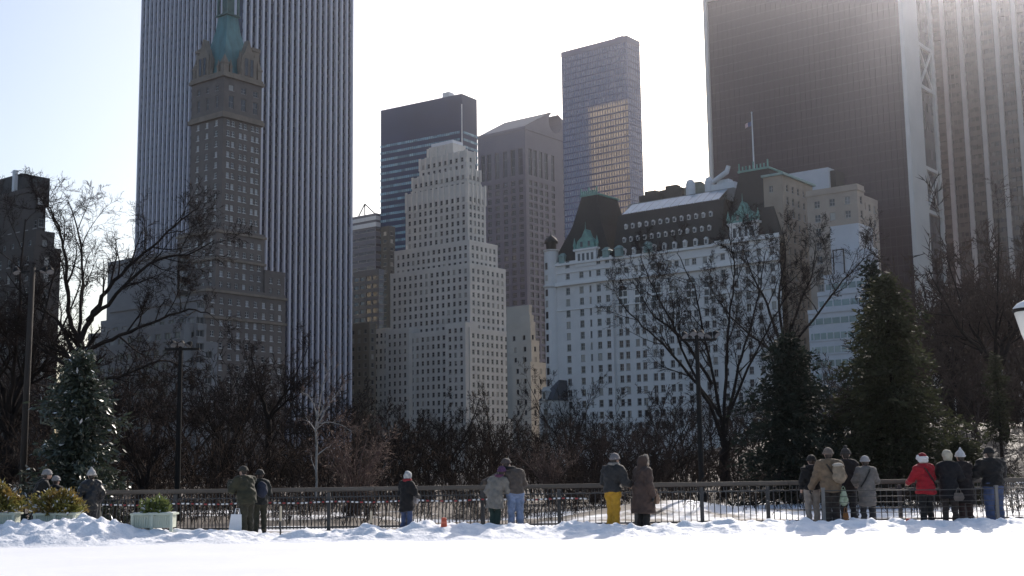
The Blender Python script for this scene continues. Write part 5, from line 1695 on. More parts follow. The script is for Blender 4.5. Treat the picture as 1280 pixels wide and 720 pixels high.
# white board leaning by the olive coat
p = at(294, 650, 31.5)
m = MB(); m.face([(-0.17, 0, 0), (0.16, 0, 0), (0.15, 0.02, 0.46), (-0.11, 0.02, 0.47)]); m.face([(-0.17, 0.03, 0), (-0.11, 0.05, 0.47), (0.15, 0.05, 0.46), (0.16, 0.03, 0)])
for (a, b_) in (((-0.17, 0, 0), (0.16, 0, 0)), ((0.16, 0, 0), (0.15, 0.02, 0.46)), ((0.15, 0.02, 0.46), (-0.11, 0.02, 0.47)), ((-0.11, 0.02, 0.47), (-0.17, 0, 0))):
    m.face([a, b_, (b_[0], b_[1] + 0.03, b_[2]), (a[0], a[1] + 0.03, a[2])])
bag = m.build('white_bag', mat('white_plastic', (0.66, 0.67, 0.70), 0.5, 0.06, 6), None, loc=(p.x, 31.5, 0.10))
h_ = MB(); h_.tube([(-0.02, 0.03, 0.46), (0.0, 0.03, 0.6), (0.09, 0.03, 0.6), (0.11, 0.03, 0.46)], 0.010, 5); h_.build('handle', MATS['white_plastic'], bag)
tag(bag, 'white flat carrier bag standing beside the olive coat', 'bag')
# orange markers in the snow
def cone(px, py, Y, hgt, label):
    p = at(px, py, Y)
    z0 = float(bank_z(np.array(p.x), np.array(Y)))
    m = MB(); m.lathe(0, 0, [(0.095, 0), (0.095, 0.02), (0.075, 0.03), (0.06, hgt - 0.02), (0.045, hgt)], 12); m.lathe(0, 0, [(0.069, hgt * .45), (0.066, hgt * .62)], 12, 1)
    o = m.build('marker_cone', [mat('orange_plastic', (0.50, 0.085, 0.04), 0.45, 0.08, 4), mat('orange_band', (0.66, 0.16, 0.09), 0.4, 0.08, 4)], None, smooth=False, loc=(p.x, Y, z0 - 0.02)); tag(o, label, 'marker')
cone(555, 660, 29.9, 0.24, 'small orange marker standing in the snow left of the embracing couple')
cone(1136, 655, 30.5, 0.14, 'low red-orange marker in the snow left of the red jacket')

# -- lamps
M_POLE = mat('black_lamp_post', (0.014, 0.0135, 0.0135), 0.8, 0.2, 3.0, spec=0.15)
M_TIMBER = mat('grey_timber_pole', (0.028, 0.023, 0.020), 0.9, 0.25, 3.0, bump=0.4, stretch=(4, 4, 0.4))
M_GLOBE = mat('opal_lamp_glass', (0.78, 0.78, 0.76), 0.25, 0.03, 2.0, trans=0.5)
def floodlight(root, x, y, z, yaw, tilt):
    f = MB(); f.lathe(0, 0, [(0.06, -0.16), (0.10, -0.10), (0.16, 0.05), (0.17, 0.07)], 14); f.lathe(0, 0, [(0.15, 0.071), (0.15, 0.085)], 14, 1); f.tube([(0.0, -0.17, 0.0), (0, 0, -0.05)], 0.03, 5)
    o = f.build('floodlight', [M_POLE, mat('grey_lens', (0.22, 0.22, 0.23), 0.2, 0.1, 4)], root, smooth=False, loc=(x, y, z)); o.rotation_euler = (tilt + 0.55, 0, yaw * 2.2); o.scale = (0.8, 0.8, 0.8)
def flood_pole(px, Y, top_py, label, heads, r=0.075):
    x, y, g = ground_loc(px, Y)
    h = height_at(px, top_py, x, y) - g
    root = thing('floodlight_pole', label, 'lamp post', (x, y, g))
    p = MB(); p.lathe(0, 0, [(r * 2.1, -0.4), (r * 2.1, 0.35), (r * 1.3, 0.5), (r * 1.15, h * 0.5), (r * 0.85, h)], 12); p.build('pole', M_POLE, root)
    a = MB(); w = 0.55; a.box(-w, w * 1.2, -0.04, 0.04, h - 0.22, h - 0.14); a.build('cross_arm', M_POLE, root)
    for (dx, dz, yaw, tilt) in heads:
        floodlight(root, dx, -0.06, h + dz, yaw, tilt)
flood_pole(877, 43, 418, 'tall dark pole with a cluster of round floodlights before the fanned bare tree', [(-0.42, -0.02, 0.3, 1.9), (-0.12, 0.06, 0.0, 2.0), (0.15, 0.03, -0.2, 1.9), (0.42, -0.03, -0.5, 1.9), (0.66, 0.0, 0.4, 1.8)])
flood_pole(222, 44, 430, 'dark lamp post with a small lamp cluster before the terraced block', [(-0.25, 0.0, 0.3, 1.9), (0.05, 0.0, 0.0, 1.9), (0.3, -0.03, -0.4, 1.9)], r=0.08)
def timber_pole():
    x, y, g = ground_loc(28, 41)
    h = height_at(30, 334, x, y) - g
    root = thing('timber_pole', 'thick weathered pole with floodlights at the left edge', 'pole', (x, y, g))
    p = MB(); p.tube([(0, 0, -0.5), (0.02, 0, h * 0.5), (0.06, 0, h)], [0.115, 0.10, 0.085], 12); p.build('pole', M_TIMBER, root, smooth=True)
    a = MB(); a.tube([(-0.5, 0, h - 0.15), (0.7, 0, h - 0.1)], 0.035, 6); a.build('cross_arm', M_POLE, root)
    for (dx, yaw) in ((-0.45, 0.5), (0.45, -0.4), (0.66, 0.2)):
        floodlight(root, dx, -0.06, h - 0.12, yaw, 2.1)
timber_pole()
def lantern():
    Y = 20.0
    x = XatY(1287, 400, Y)
    zc = at(1280, 400, Y).z
    root = thing('street_lantern', 'white lantern with a dark band at the right edge', 'lamp post', (x, Y, 0))
    k = 1.0
    p = MB(); p.lathe(0, 0, [(0.20, -0.1), (0.20, 0.4), (0.12, 0.6), (0.07, 0.9), (0.055, zc - 0.45), (0.10, zc - 0.40), (0.06, zc - 0.34)], 14); p.build('pole', M_POLE, root, smooth=False)
    g = MB(); g.lathe(0, 0, [(0.10, zc - 0.33), (0.14, zc - 0.22), (0.20, zc + 0.02), (0.225, zc + 0.11), (0.20, zc + 0.15)], 18); g.build('globe', M_GLOBE, root, smooth=True)
    b = MB(); b.lathe(0, 0, [(0.24, zc + 0.13), (0.265, zc + 0.155), (0.24, zc + 0.18)], 18); 
    b.build('band', M_POLE, root)
    c = MB(); c.lathe(0, 0, [(0.23, zc + 0.181), (0.24, zc + 0.20), (0.17, zc + 0.27), (0.08, zc + 0.31), (0.03, zc + 0.33), (0.025, zc + 0.42)], 18); c.build('cap', M_SNOW_GLINT, root, smooth=True)
lantern()

# -- planters with shrubs
M_PLANT = mat('pale_green_planter', (0.50, 0.53, 0.44), 0.6, 0.08, 3.0)
M_GOLD = mat('golden_green_leaves', (0.17, 0.18, 0.045), 0.5, 0.3, 3.0, col2=(0.20, 0.12, 0.035), trans=0.35)
M_GREEN = mat('yellow_green_leaves', (0.13, 0.16, 0.05), 0.5, 0.3, 3.0, trans=0.35)
def planter(px, py, w, Y, label, z0=None):
    p = at(px, py, Y)
    root = thing('planter_box', label, 'planter', (p.x, Y, p.z if z0 is None else z0))
    h, d = 0.36, 0.5
    b = MB(); b.box(-w / 2 + 0.03, w / 2 - 0.03, -d / 2 + 0.03, d / 2 - 0.03, 0.03, h - 0.03); b.build('box', M_PLANT, root)
    r = MB(); r.box(-w / 2 - 0.02, w / 2 + 0.02, -d / 2 - 0.02, d / 2 + 0.02, h - 0.03, h + 0.015); r.build('rim', M_PLANT, root)
    sl = MB(); sl.box(-0.012, 0.012, -d / 2 + 0.008, -d / 2 + 0.03, 0.06, h - 0.05); me = sl.mesh('slat', [M_PLANT])
    n = int(w / 0.055)
    for i in range(n):
        link('slat', me, root, (-w / 2 + 0.05 + (w - 0.1) * i / (n - 1), 0, 0))
    for x in (-w / 2 + 0.03, 0, w / 2 - 0.03):
        q = MB(); q.box(x - 0.035, x + 0.035, -d / 2 - 0.008, -d / 2 + 0.03, -0.15, h); q.build('corner_post', M_PLANT, root)
    s = MB(); s.box(-w / 2 + 0.03, w / 2 - 0.03, -d / 2 + 0.04, d / 2 - 0.04, h, h + 0.03); s.build('snow_cover', M_SNOW_GLINT, root)
    return p.x, (p.z if z0 is None else z0) + h
def leafy(name, label, x, Y, z, rx, ry, rz, seed, mats, n=700, size=0.09, snow=0.0):
    rng = np.random.default_rng(seed)
    root = thing(name, label, 'shrub', (x, Y, z))
    u = rng.normal(0, 1, (n, 3)); u /= np.linalg.norm(u, axis=1, keepdims=True)
    u[:, 2] = np.abs(u[:, 2]) * 1.0 - 0.15
    r = rng.uniform(0.35, 1.0, (n, 1)) ** 0.5 * (0.8 + 0.35 * np.sin(u[:, 0:1] * 5 + seed) * np.cos(u[:, 1:2] * 6))
    cen = u * r * np.array([rx, ry, rz]) + np.array([0, 0, rz * 0.25])
    V, F = leaf_cloud(rng, cen, u + np.array([0, 0, 0.35]), 5, size, asp=0.5, jitter=0.6)
    fm = (rng.random(len(F)) < snow).astype(np.int32) if snow else None
    link('foliage', mesh_np('foliage', V, F, mats, fm), root)
    st = MB()
    for i in range(9):
        e = cen[rng.integers(n)] * 0.8
        st.tube([(0, 0, -0.25), (e[0] * .4, e[1] * .4, abs(e[2]) * .5), tuple(e)], [0.018, 0.012, 0.006], 5)
    tag(st.build('stem', M_BARK, root), kind='stuff')
x, z = planter(193, 661, 0.98, 30.6, 'pale green slatted planter box on the snow bank left of centre')
leafy('planter_shrub', 'yellow-green shrub growing in the pale slatted planter', x, 30.6, z, 0.36, 0.26, 0.28, 11, [M_GREEN, M_SNOW_GLINT], 520, 0.085, 0.05)
x, z = planter(72, 661, 1.0, 30.9, 'half-buried planter box under the round golden shrub')
leafy('golden_shrub', 'round golden-green shrub with snow on its lower leaves', x, 30.9, z + 0.02, 0.64, 0.42, 0.46, 12, [M_GOLD, M_SNOW_GLINT], 1100, 0.09, 0.07)
x, z = planter(-4, 661, 1.0, 30.6, 'pale planter box cut by the left edge of view')
leafy('golden_shrub', 'golden shrub with pinkish tips cut by the left edge', x - .05, 30.6, z + 0.03, 0.60, 0.42, 0.58, 13, [M_GOLD, M_SNOW_GLINT], 1000, 0.09, 0.05)

# ------------------------------------------------------------------ people
def surfnet(f, lo, hi, h):
    """Surface net of the implicit function f on a grid of cell size h."""
    ax = [np.arange(lo[i], hi[i] + h, h) for i in range(3)]
    X, Y, Z = np.meshgrid(*ax, indexing='ij')
    D = f(X, Y, Z)
    s = D < 0
    nx, ny, nz = D.shape
    c = np.zeros((nx - 1, ny - 1, nz - 1), np.int8)
    for i in (0, 1):
        for j in (0, 1):
            for k in (0, 1):
                c += s[i:nx - 1 + i, j:ny - 1 + j, k:nz - 1 + k]
    act = (c > 0) & (c < 8)
    idx = -np.ones(act.shape, np.int64)
    cells = np.argwhere(act)
    idx[act] = np.arange(len(cells))
    pos = np.zeros((len(cells), 3)); cnt = np.zeros(len(cells))
    corners = [(0, 0, 0), (1, 0, 0), (0, 1, 0), (1, 1, 0), (0, 0, 1), (1, 0, 1), (0, 1, 1), (1, 1, 1)]
    vals = [D[cells[:, 0] + a, cells[:, 1] + b, cells[:, 2] + d] for a, b, d in corners]
    for i in range(8):
        for j in range(i + 1, 8):
            a, b = np.array(corners[i]), np.array(corners[j])
            if np.abs(a - b).sum() != 1: continue
            m = (vals[i] < 0) != (vals[j] < 0)
            t = np.where(m, vals[i] / np.where(m, vals[i] - vals[j], 1), 0)
            pos[m] += (a + (b - a) * t[:, None])[m]; cnt[m] += 1
    V = (cells + pos / np.maximum(cnt, 1)[:, None]) * h + np.array(lo)
    Q = []
    for axn in range(3):
        sl0 = [slice(None)] * 3; sl1 = [slice(None)] * 3
        sl0[axn] = slice(0, -1); sl1[axn] = slice(1, None)
        e = np.argwhere(s[tuple(sl0)] != s[tuple(sl1)])
        if not len(e): continue
        o1, o2 = [(1, 2), (2, 0), (0, 1)][axn]
        ok = (e[:, o1] > 0) & (e[:, o2] > 0) & (e[:, o1] < D.shape[o1] - 1) & (e[:, o2] < D.shape[o2] - 1)
        e = e[ok]
        def g(d1, d2):
            q = e.copy(); q[:, o1] -= d1; q[:, o2] -= d2
            return idx[q[:, 0], q[:, 1], q[:, 2]]
        quad = np.stack([g(1, 1), g(0, 1), g(0, 0), g(1, 0)], -1)
        flip = ~s[e[:, 0], e[:, 1], e[:, 2]]
        quad[flip] = quad[flip][:, ::-1]
        Q.append(quad)
    return V, np.concatenate(Q)

def cone_sdf(X, Y, Z, a, b, ra, rb):
    a, b = np.array(a, float), np.array(b, float)
    d = b - a
    L2 = max(1e-9, d @ d)
    t = np.clip(((X - a[0]) * d[0] + (Y - a[1]) * d[1] + (Z - a[2]) * d[2]) / L2, 0, 1)
    return np.sqrt((X - a[0] - d[0] * t) ** 2 + (Y - a[1] - d[1] * t) ** 2 + (Z - a[2] - d[2] * t) ** 2) - (ra + (rb - ra) * t)
def ell_sdf(X, Y, Z, c, r):
    k0 = np.sqrt(((X - c[0]) / r[0]) ** 2 + ((Y - c[1]) / r[1]) ** 2 + ((Z - c[2]) / r[2]) ** 2)
    return (k0 - 1) * min(r)
def smin(a, b, k):
    h = np.clip(0.5 + 0.5 * (b - a) / k, 0, 1)
    return b * (1 - h) + a * h - k * h * (1 - h)
def field(prims, k=0.03, grow_=0.0, wrinkle=0.0, seed=0, cut=None, quilt=0.0):
    def f(X, Y, Z):
        D = None
        for p in prims:
            d = ell_sdf(X, Y, Z, p[1], p[2]) if p[0] == 'e' else cone_sdf(X, Y, Z, p[1], p[2], p[3], p[4])
            D = d if D is None else smin(D, d, k)
        D = D - grow_
        if wrinkle:
            D = D + wrinkle * (1.3 * np.sin(X * 17 + Z * 9 + seed) * np.sin(Z * 26 + Y * 13 + X * 8 + seed * 2) + 0.7 * np.sin(X * 37 + Y * 31 - Z * 47 + seed) * np.sin(Z * 19 + seed))
        if quilt:
            D = D + quilt * np.abs(np.sin(Z * 26 + X * 1.5))
        if cut is not None:
            D = np.maximum(D, cut(X, Y, Z))
        return D
    return f
def bounds(prims, pad):
    lo, hi = np.full(3, 9.0), np.full(3, -9.0)
    for p in prims:
        if p[0] == 'e':
            c, r = np.array(p[1]), np.array(p[2]); lo = np.minimum(lo, c - r); hi = np.maximum(hi, c + r)
        else:
            for q, r in ((p[1], p[3]), (p[2], p[4])):
                lo = np.minimum(lo, np.array(q) - r); hi = np.maximum(hi, np.array(q) + r)
    return lo - pad, hi + pad
def blob(name, prims, m, parent, h=0.018, k=0.03, grow_=0.0, wrinkle=0.0, seed=0, cut=None, quilt=0.0):
    lo, hi = bounds(prims, grow_ + abs(wrinkle) * 2 + 0.03)
    V, F = surfnet(field(prims, k, grow_, wrinkle, seed, cut, quilt), lo, hi, h)
    return link(name, mesh_np(name, V, F, [m], smooth=True), parent)

M_SKIN = mat('skin', (0.42, 0.27, 0.21), 0.55, 0.06, 6.0)
M_HAIR = mat('dark_hair', (0.035, 0.025, 0.020), 0.6, 0.2, 20.0)
M_EYE = mat('eye', (0.03, 0.02, 0.02), 0.2, 0.1, 5.0)
M_GLOVE = mat('dark_glove', (0.03, 0.03, 0.032), 0.7, 0.15, 8.0)
CL = lambda nm, c, v=0.22, r=0.85, **k: mat('cloth_' + nm, tuple(q * 0.68 for q in c), r, v, 7.0, bump=0.35, bscale=45.0, sheen=0.08, **k)
def arm_pose(kind, s, L):
    """Elbow and wrist relative to the shoulder for side s."""
    if kind == 'rail': return (0.09 * s, 0.10, -0.25), (0.02 * s, 0.36, -0.33)
    if kind == 'front': return (0.08 * s, 0.06, -0.28), (-0.10 * s, 0.27, -0.30)
    if kind == 'pocket': return (0.11 * s, -0.04, -0.27), (0.07 * s, 0.10, -0.46)
    if kind == 'phone': return (0.07 * s, 0.14, -0.24), (-0.06 * s, 0.34, -0.06)
    if kind == 'hold': return (0.10 * s, 0.02, -0.27), (0.02 * s, 0.26, -0.34)
    if kind == 'around': return (0.22 * s, 0.06, -0.14), (0.44 * s, 0.03, -0.20)
    if kind == 'low': return (0.10 * s, 0.02, -0.28), (0.20 * s, 0.06, -0.50)
    return (0.08 * s, -0.02, -0.29), (0.10 * s, 0.05, -0.55)
_hand = {}
def hand_mesh(side, m):
    key = (side, m.name)
    if key in _hand: return _hand[key]
    s = side
    pr = [('c', (0, 0, 0), (0.0, 0.055, -0.01), 0.030, 0.030), ('c', (-0.022 * s, 0.05, -0.008), (0.022 * s, 0.05, -0.008), 0.022, 0.022)]
    for i, (x, ln) in enumerate(((-0.033, 0.062), (-0.011, 0.072), (0.011, 0.068), (0.032, 0.052))):
        x *= s
        pr.append(('c', (x, 0.065, -0.006), (x * 1.15, 0.065 + ln * 0.55, -0.022), 0.0105, 0.0098))
        pr.append(('c', (x * 1.15, 0.065 + ln * 0.55, -0.022), (x * 1.15, 0.065 + ln * 0.85, -0.055), 0.0098, 0.0085))
    pr.append(('c', (-0.026 * s, 0.012, -0.008), (-0.055 * s, 0.04, -0.026), 0.0135, 0.0115))
    pr.append(('c', (-0.055 * s, 0.04, -0.026), (-0.050 * s, 0.072, -0.045), 0.0115, 0.009))
    lo, hi = bounds(pr, 0.02)
    V, F = surfnet(field(pr, 0.008), lo, hi, 0.0055)
    _hand[key] = mesh_np('hand', V, F, [m], smooth=True)
    return _hand[key]

def person(label, px, feet_py, Y, top_py, yaw=0.0, jacket=(0.03, 0.03, 0.03), jlen=0.78, jflare=0.0, trouser=(0.03, 0.03, 0.04), boot=(0.03, 0.025, 0.02), arms=('rail', 'rail'), hat=None, hatcol=(0.1, 0.1, 0.1), lean=(0.0, 0.06), head_tilt=0.0, fat=1.0, stance=0.10, extras=(), skin=None, glove=None, group='onlookers along the rink railing', trouser_m=None, hat_m=None, jm=None, quilt=0.0, hips=0.0):
    """jlen: hem height as a share of body height; yaw 0 faces away from the camera."""
    base = at(px, feet_py, Y)
    z0 = 0.02
    H0 = height_at(px, top_py, base.x, Y) - z0
    hat_h = {'pom': 0.10, 'point': 0.10, 'hood': 0.03, 'fur': 0.05, 'santa': 0.06, None: 0.015}.get(hat, 0.03)
    k = (H0 - hat_h) / 1.72
    seed = int(px)
    lx, ly = lean
    def J(x, y, z):                              # joints of a 1.72 m body, leaning from the hips
        t = max(0.0, (z - 0.9) / 0.8)
        return ((x + lx * t) * k, (y + ly * t) * k, z * k)
    sw = 0.172 * fat
    hipL, hipR = J(-0.095, 0, 0.90), J(0.095, 0, 0.90)
    kn = [J(-stance, 0.02, 0.48), J(stance, 0.03, 0.48)]
    an = [J(-stance - 0.01, -0.03, 0.08), J(stance + 0.01, -0.01, 0.08)]
    toe = [J(-stance - 0.035, 0.15, 0.035), J(stance + 0.035, 0.16, 0.035)]
    sh = [J(-sw, 0, 1.375), J(sw, 0, 1.375)]
    el, wr = [], []
    for i, s in enumerate((-1, 1)):
        e, w = arm_pose(arms[i], s, 0)
        el.append(tuple(np.array(sh[i]) + np.array(e) * k)); wr.append(tuple(np.array(sh[i]) + np.array(w) * k))
    hd = J(head_tilt * 0.10, 0.035, 1.60)
    nk = J(head_tilt * 0.03, 0.005, 1.45)
    g = k * fat
    legs = []
    for i, hp in enumerate((hipL, hipR)):
        legs += [('c', hp, kn[i], 0.088 * g, 0.058 * g), ('c', kn[i], an[i], 0.056 * g, 0.040 * g), ('c', an[i], toe[i], 0.042 * k, 0.032 * k)]
    tors = [('c', J(0, 0, 0.95), J(0, 0.0, 1.15), 0.135 * g, 0.130 * g), ('c', J(-0.07, 0, 1.20), J(-0.085, 0, 1.33), 0.115 * g, 0.105 * g), ('c', J(0.07, 0, 1.20), J(0.085, 0, 1.33), 0.115 * g, 0.105 * g), ('c', J(-0.06, 0, 0.93), J(0.06, 0, 0.93), 0.12 * g, 0.12 * g)]
    armp = []
    for i in (0, 1):
        armp += [('c', sh[i], el[i], 0.056 * g, 0.043 * g), ('c', el[i], wr[i], 0.042 * g, 0.030 * g)]
    head = [('c', nk, hd, 0.058 * k, 0.055 * k), ('e', hd, (0.076 * k, 0.096 * k, 0.112 * k)), ('e', tuple(np.array(hd) + np.array((0, 0.045, -0.070)) * k), (0.050 * k, 0.050 * k, 0.045 * k)),
            ('c', tuple(np.array(hd) + np.array((0, 0.092, 0.005)) * k), tuple(np.array(hd) + np.array((0, 0.112, -0.028)) * k), 0.010 * k, 0.016 * k),
            ('e', tuple(np.array(hd) + np.array((-0.078, 0, -0.01)) * k), (0.012 * k, 0.024 * k, 0.034 * k)), ('e', tuple(np.array(hd) + np.array((0.078, 0, -0.01)) * k), (0.012 * k, 0.024 * k, 0.034 * k)),
            ('c', tuple(np.array(hd) + np.array((-0.022, 0.094, -0.058)) * k), tuple(np.array(hd) + np.array((0.022, 0.094, -0.058)) * k), 0.008 * k, 0.008 * k)]
    lo, hi = bounds(legs + tors + armp + head, 0.04)
    V, F = surfnet(field(legs + tors + armp + head, 0.028 * k), lo, hi, 0.028)
    o = link('person', mesh_np('person', V, F, [skin or M_SKIN], smooth=True), None, (base.x, Y, z0), yaw)
    tag(o, label, 'person', group)
    for s in (-1, 1):                            # eyes
        e = MB(); c = np.array(hd) + np.array((0.030 * s, 0.087, 0.008)) * k; e.lathe(0, 0, [(0.004, -0.010), (0.010, -0.005), (0.010, 0.005), (0.004, 0.010)], 8); e.build('eye', M_EYE, o, smooth=True, loc=tuple(c))
    jmat = jm or CL('j%d' % px, jacket)
    tmat = trouser_m or CL('t%d' % px, trouser)
    bmat = CL('b%d' % px, boot, 0.2, 0.6)
    # trousers, boots
    zb = 0.10 * k
    lp = []
    for i, hp in enumerate((hipL, hipR)):
        lp += [('c', hp, kn[i], 0.095 * g, 0.066 * g), ('c', kn[i], an[i], 0.064 * g, 0.060 * g)]
    lp += [('c', J(-0.06, 0, 0.93), J(0.06, 0, 0.93), 0.128 * g, 0.128 * g), ('c', J(0, 0, 0.93), J(0, 0, 1.05), 0.14 * g, 0.14 * g)]
    blob('trousers', lp, tmat, o, 0.021, 0.02, 0.012, 0.009, seed, lambda X, Y_, Z: np.maximum(zb - Z, Z - 1.04 * k))
    for i in (0, 1):
        blob('boot', [('c', tuple(np.array(an[i]) + np.array((0, 0, 0.07 * k))), an[i], 0.052 * k, 0.052 * k), ('c', an[i], toe[i], 0.048 * k, 0.042 * k)], bmat, o, 0.018, 0.02, 0.004, 0, 0, lambda X, Y_, Z: -Z - 0.0)
    # jacket or coat
    zh = jlen * 1.72 * k if jlen < 1 else jlen
    jp = list(tors) + [('c', p[1], p[2], p[3] * 1.22, p[4] * 1.4) for p in armp]
    jp += [('c', J(0, 0, 1.44), J(-sw * 0.9, 0, 1.36), 0.062 * g, 0.066 * g), ('c', J(0, 0, 1.44), J(sw * 0.9, 0, 1.36), 0.062 * g, 0.066 * g)]
    jp.append(('c', J(0, 0, 1.42), nk, 0.09 * g, 0.075 * k))
    if zh < 0.86 * k:
        jp.append(('c', J(0, 0, 1.0), J(0, 0.0, zh / k), (0.16 + 0.01) * g, (0.17 + jflare) * g))
    wrz = wr
    blob('coat' if jlen < 0.46 else 'jacket', jp, jmat, o, 0.021, 0.035 * k, (0.026 + quilt * 0.6) * k, 0.011, seed, lambda X, Y_, Z: np.maximum(zh + 0.014 * np.sin(X * 14 + seed) - Z, Z - (nk[2] + 0.045 * k)), quilt)
    cl = [('c', tuple(np.array(nk) + np.array((0.065 * math.cos(a) * k, 0.065 * math.sin(a) * k, 0.012 * k))), tuple(np.array(nk) + np.array((0.065 * math.cos(a + .7) * k, 0.065 * math.sin(a + .7) * k, 0.012 * k))), 0.026 * k, 0.026 * k) for a in np.arange(0, 6.2, 0.7)]
    blob('collar', cl, jmat, o, 0.013, 0.02)
    # hands
    for i, s in enumerate((-1, 1)):
        if arms[i] == 'pocket': continue
        d = Vector(wr[i]) - Vector(el[i])
        h = link('hand' if glove is None else 'glove', hand_mesh(s, glove or (skin or M_SKIN)), o, tuple(Vector(wr[i]) + d.normalized() * 0.01))
        h.rotation_euler = d.normalized().to_track_quat('Y', 'Z').to_euler()
        h.scale = (1.0 * k,) * 3
    # hair, hat, hood
    hd3 = np.array(hd)
    blob('hair', [('e', tuple(hd3 + np.array((0, -0.012, 0.012)) * k), (0.083 * k, 0.098 * k, 0.112 * k)), ('e', tuple(hd3 + np.array((0, -0.05, -0.06)) * k), (0.066 * k, 0.05 * k, 0.06 * k))], M_HAIR, o, 0.014, 0.02, 0, 0.003, seed, lambda X, Y_, Z: (Y_ - hd3[1]) * 0.8 - (Z - hd3[2]) * 0.55 - 0.03 * k)
    hm = hat_m or (CL('h%d' % px, hatcol, 0.2) if hat else None)
    if hat in ('beanie', 'pom', 'cap', 'point', 'santa'):
        top = 0.04 if hat != 'point' else 0.0
        pr = [('e', tuple(hd3 + np.array((0, -0.008, 0.035)) * k), (0.104 * k, 0.122 * k, (0.108 if hat != 'cap' else 0.090) * k))]
        if hat == 'point':
            pr.append(('c', tuple(hd3 + np.array((0, -0.02, 0.08)) * k), tuple(hd3 + np.array((-0.01, -0.04, 0.19)) * k), 0.075 * k, 0.022 * k))
        ht = blob('hat', pr, hm, o, 0.013, 0.03, 0.004, 0.003, seed, lambda X, Y_, Z: (hd3[2] + 0.005 * k) - Z)
        band = [('c', tuple(hd3 + np.array((0.098 * math.cos(a), -0.008 + 0.114 * math.sin(a), 0.015)) * k), tuple(hd3 + np.array((0.098 * math.cos(a + .5), -0.008 + 0.114 * math.sin(a + .5), 0.015)) * k), 0.020 * k, 0.020 * k) for a in np.arange(0, 6.2, 0.5)]
        bm3 = hm
        if hat == 'santa': bm3 = M_FURW
        blob('hat_band', band, bm3, ht, 0.012, 0.02, 0.004 if hat != 'santa' else 0.022, 0.002)
        if hat == 'pom':
            blob('pompom', [('e', tuple(hd3 + np.array((0, -0.01, 0.165)) * k), (0.042 * k,) * 3)], hm, ht, 0.010, 0.02, 0, 0.006)
        if hat == 'cap':
            blob('brim', [('e', tuple(hd3 + np.array((0, 0.13, 0.03)) * k), (0.075 * k, 0.075 * k, 0.014 * k))], hm, ht, 0.010)
        if hat == 'santa':
            blob('fur_trim', [('c', tuple(hd3 + np.array((-0.09, -0.06, -0.05)) * k), tuple(hd3 + np.array((0.09, -0.06, -0.05)) * k), 0.05 * k, 0.05 * k), ('c', tuple(hd3 + np.array((-0.10, -0.03, -0.03)) * k), tuple(hd3 + np.array((-0.12, -0.01, 0.07)) * k), 0.04 * k, 0.035 * k)], M_FURW, ht, 0.013, 0.03, 0, 0.008)
    elif hat == 'fur':
        blob('fur_hat', [('e', tuple(hd3 + np.array((0, -0.012, 0.035)) * k), (0.118 * k, 0.128 * k, 0.115 * k)), ('e', tuple(hd3 + np.array((0, -0.03, -0.05)) * k), (0.105 * k, 0.09 * k, 0.09 * k))], hm, o, 0.013, 0.03, 0, 0.009, seed, lambda X, Y_, Z: (Y_ - hd3[1] - 0.07 * k))
    elif hat == 'hood':
        hood = blob('hood', [('e', tuple(hd3 + np.array((0, -0.025, 0.012)) * k), (0.122 * k, 0.135 * k, 0.140 * k)), ('c', tuple(hd3 + np.array((0, -0.05, -0.06)) * k), tuple(np.array(nk) + np.array((0, -0.04, -0.03)) * k), 0.10 * k, 0.12 * k)], hm, o, 0.014, 0.03, 0, 0.004, seed, lambda X, Y_, Z: Y_ - hd3[1] - 0.055 * k)
        rim = [('c', tuple(hd3 + np.array((0.108 * math.cos(a), 0.06, 0.012 + 0.128 * math.sin(a))) * k), tuple(hd3 + np.array((0.108 * math.cos(a + .45), 0.06, 0.012 + 0.128 * math.sin(a + .45))) * k), 0.026 * k, 0.026 * k) for a in np.arange(-0.9, 3.7, 0.45)]
        blob('hood_trim', rim, M_FURT, hood, 0.012, 0.02, 0, 0.010, seed)
    for fn in extras:
        fn(o, k, J, dict(hd=hd3, nk=np.array(nk), sh=sh, el=el, wr=wr, jm=jmat))
    return o
M_FURW = mat('white_fur', (0.70, 0.68, 0.66), 0.9, 0.08, 20.0, bump=0.6, bscale=60)
M_FURT = mat('tan_fur', (0.50, 0.40, 0.31), 0.9, 0.25, 20.0, bump=0.6, bscale=60)
M_JEANS = mat('blue_denim', (0.13, 0.17, 0.26), 0.85, 0.35, 6.0, bump=0.3, bscale=40)
M_DJEANS = mat('dark_denim', (0.045, 0.065, 0.13), 0.85, 0.3, 6.0, bump=0.3, bscale=40)

# extras worn or carried: bags and scarves are parts of clothing only when worn
def backpack(col, w=0.15, h=0.22, z=1.20):
    def f(o, k, J, d):
        c = J(0, -0.19, z)
        b = blob('backpack', [('e', c, (w * k, 0.10 * k, h * k)), ('e', J(0, -0.25, z - 0.08), (w * 0.75 * k, 0.06 * k, h * 0.5 * k))], CL('pack%d' % int(col[0] * 1000 + col[2] * 100), col), o, 0.015, 0.05, 0, 0.004)
    return f
def scarf(col):
    def f(o, k, J, d):
        nk = d['nk']
        pr = [('c', tuple(nk + np.array((0.085 * math.cos(a), 0.085 * math.sin(a), 0.035)) * k), tuple(nk + np.array((0.085 * math.cos(a + .6), 0.085 * math.sin(a + .6), 0.035)) * k), 0.040 * k, 0.040 * k) for a in np.arange(0, 6.2, 0.6)]
        blob('scarf', pr, CL('scarf%d' % int(col[0] * 1000 + col[2] * 100), col, 0.25), o, 0.013, 0.02, 0, 0.005)
    return f
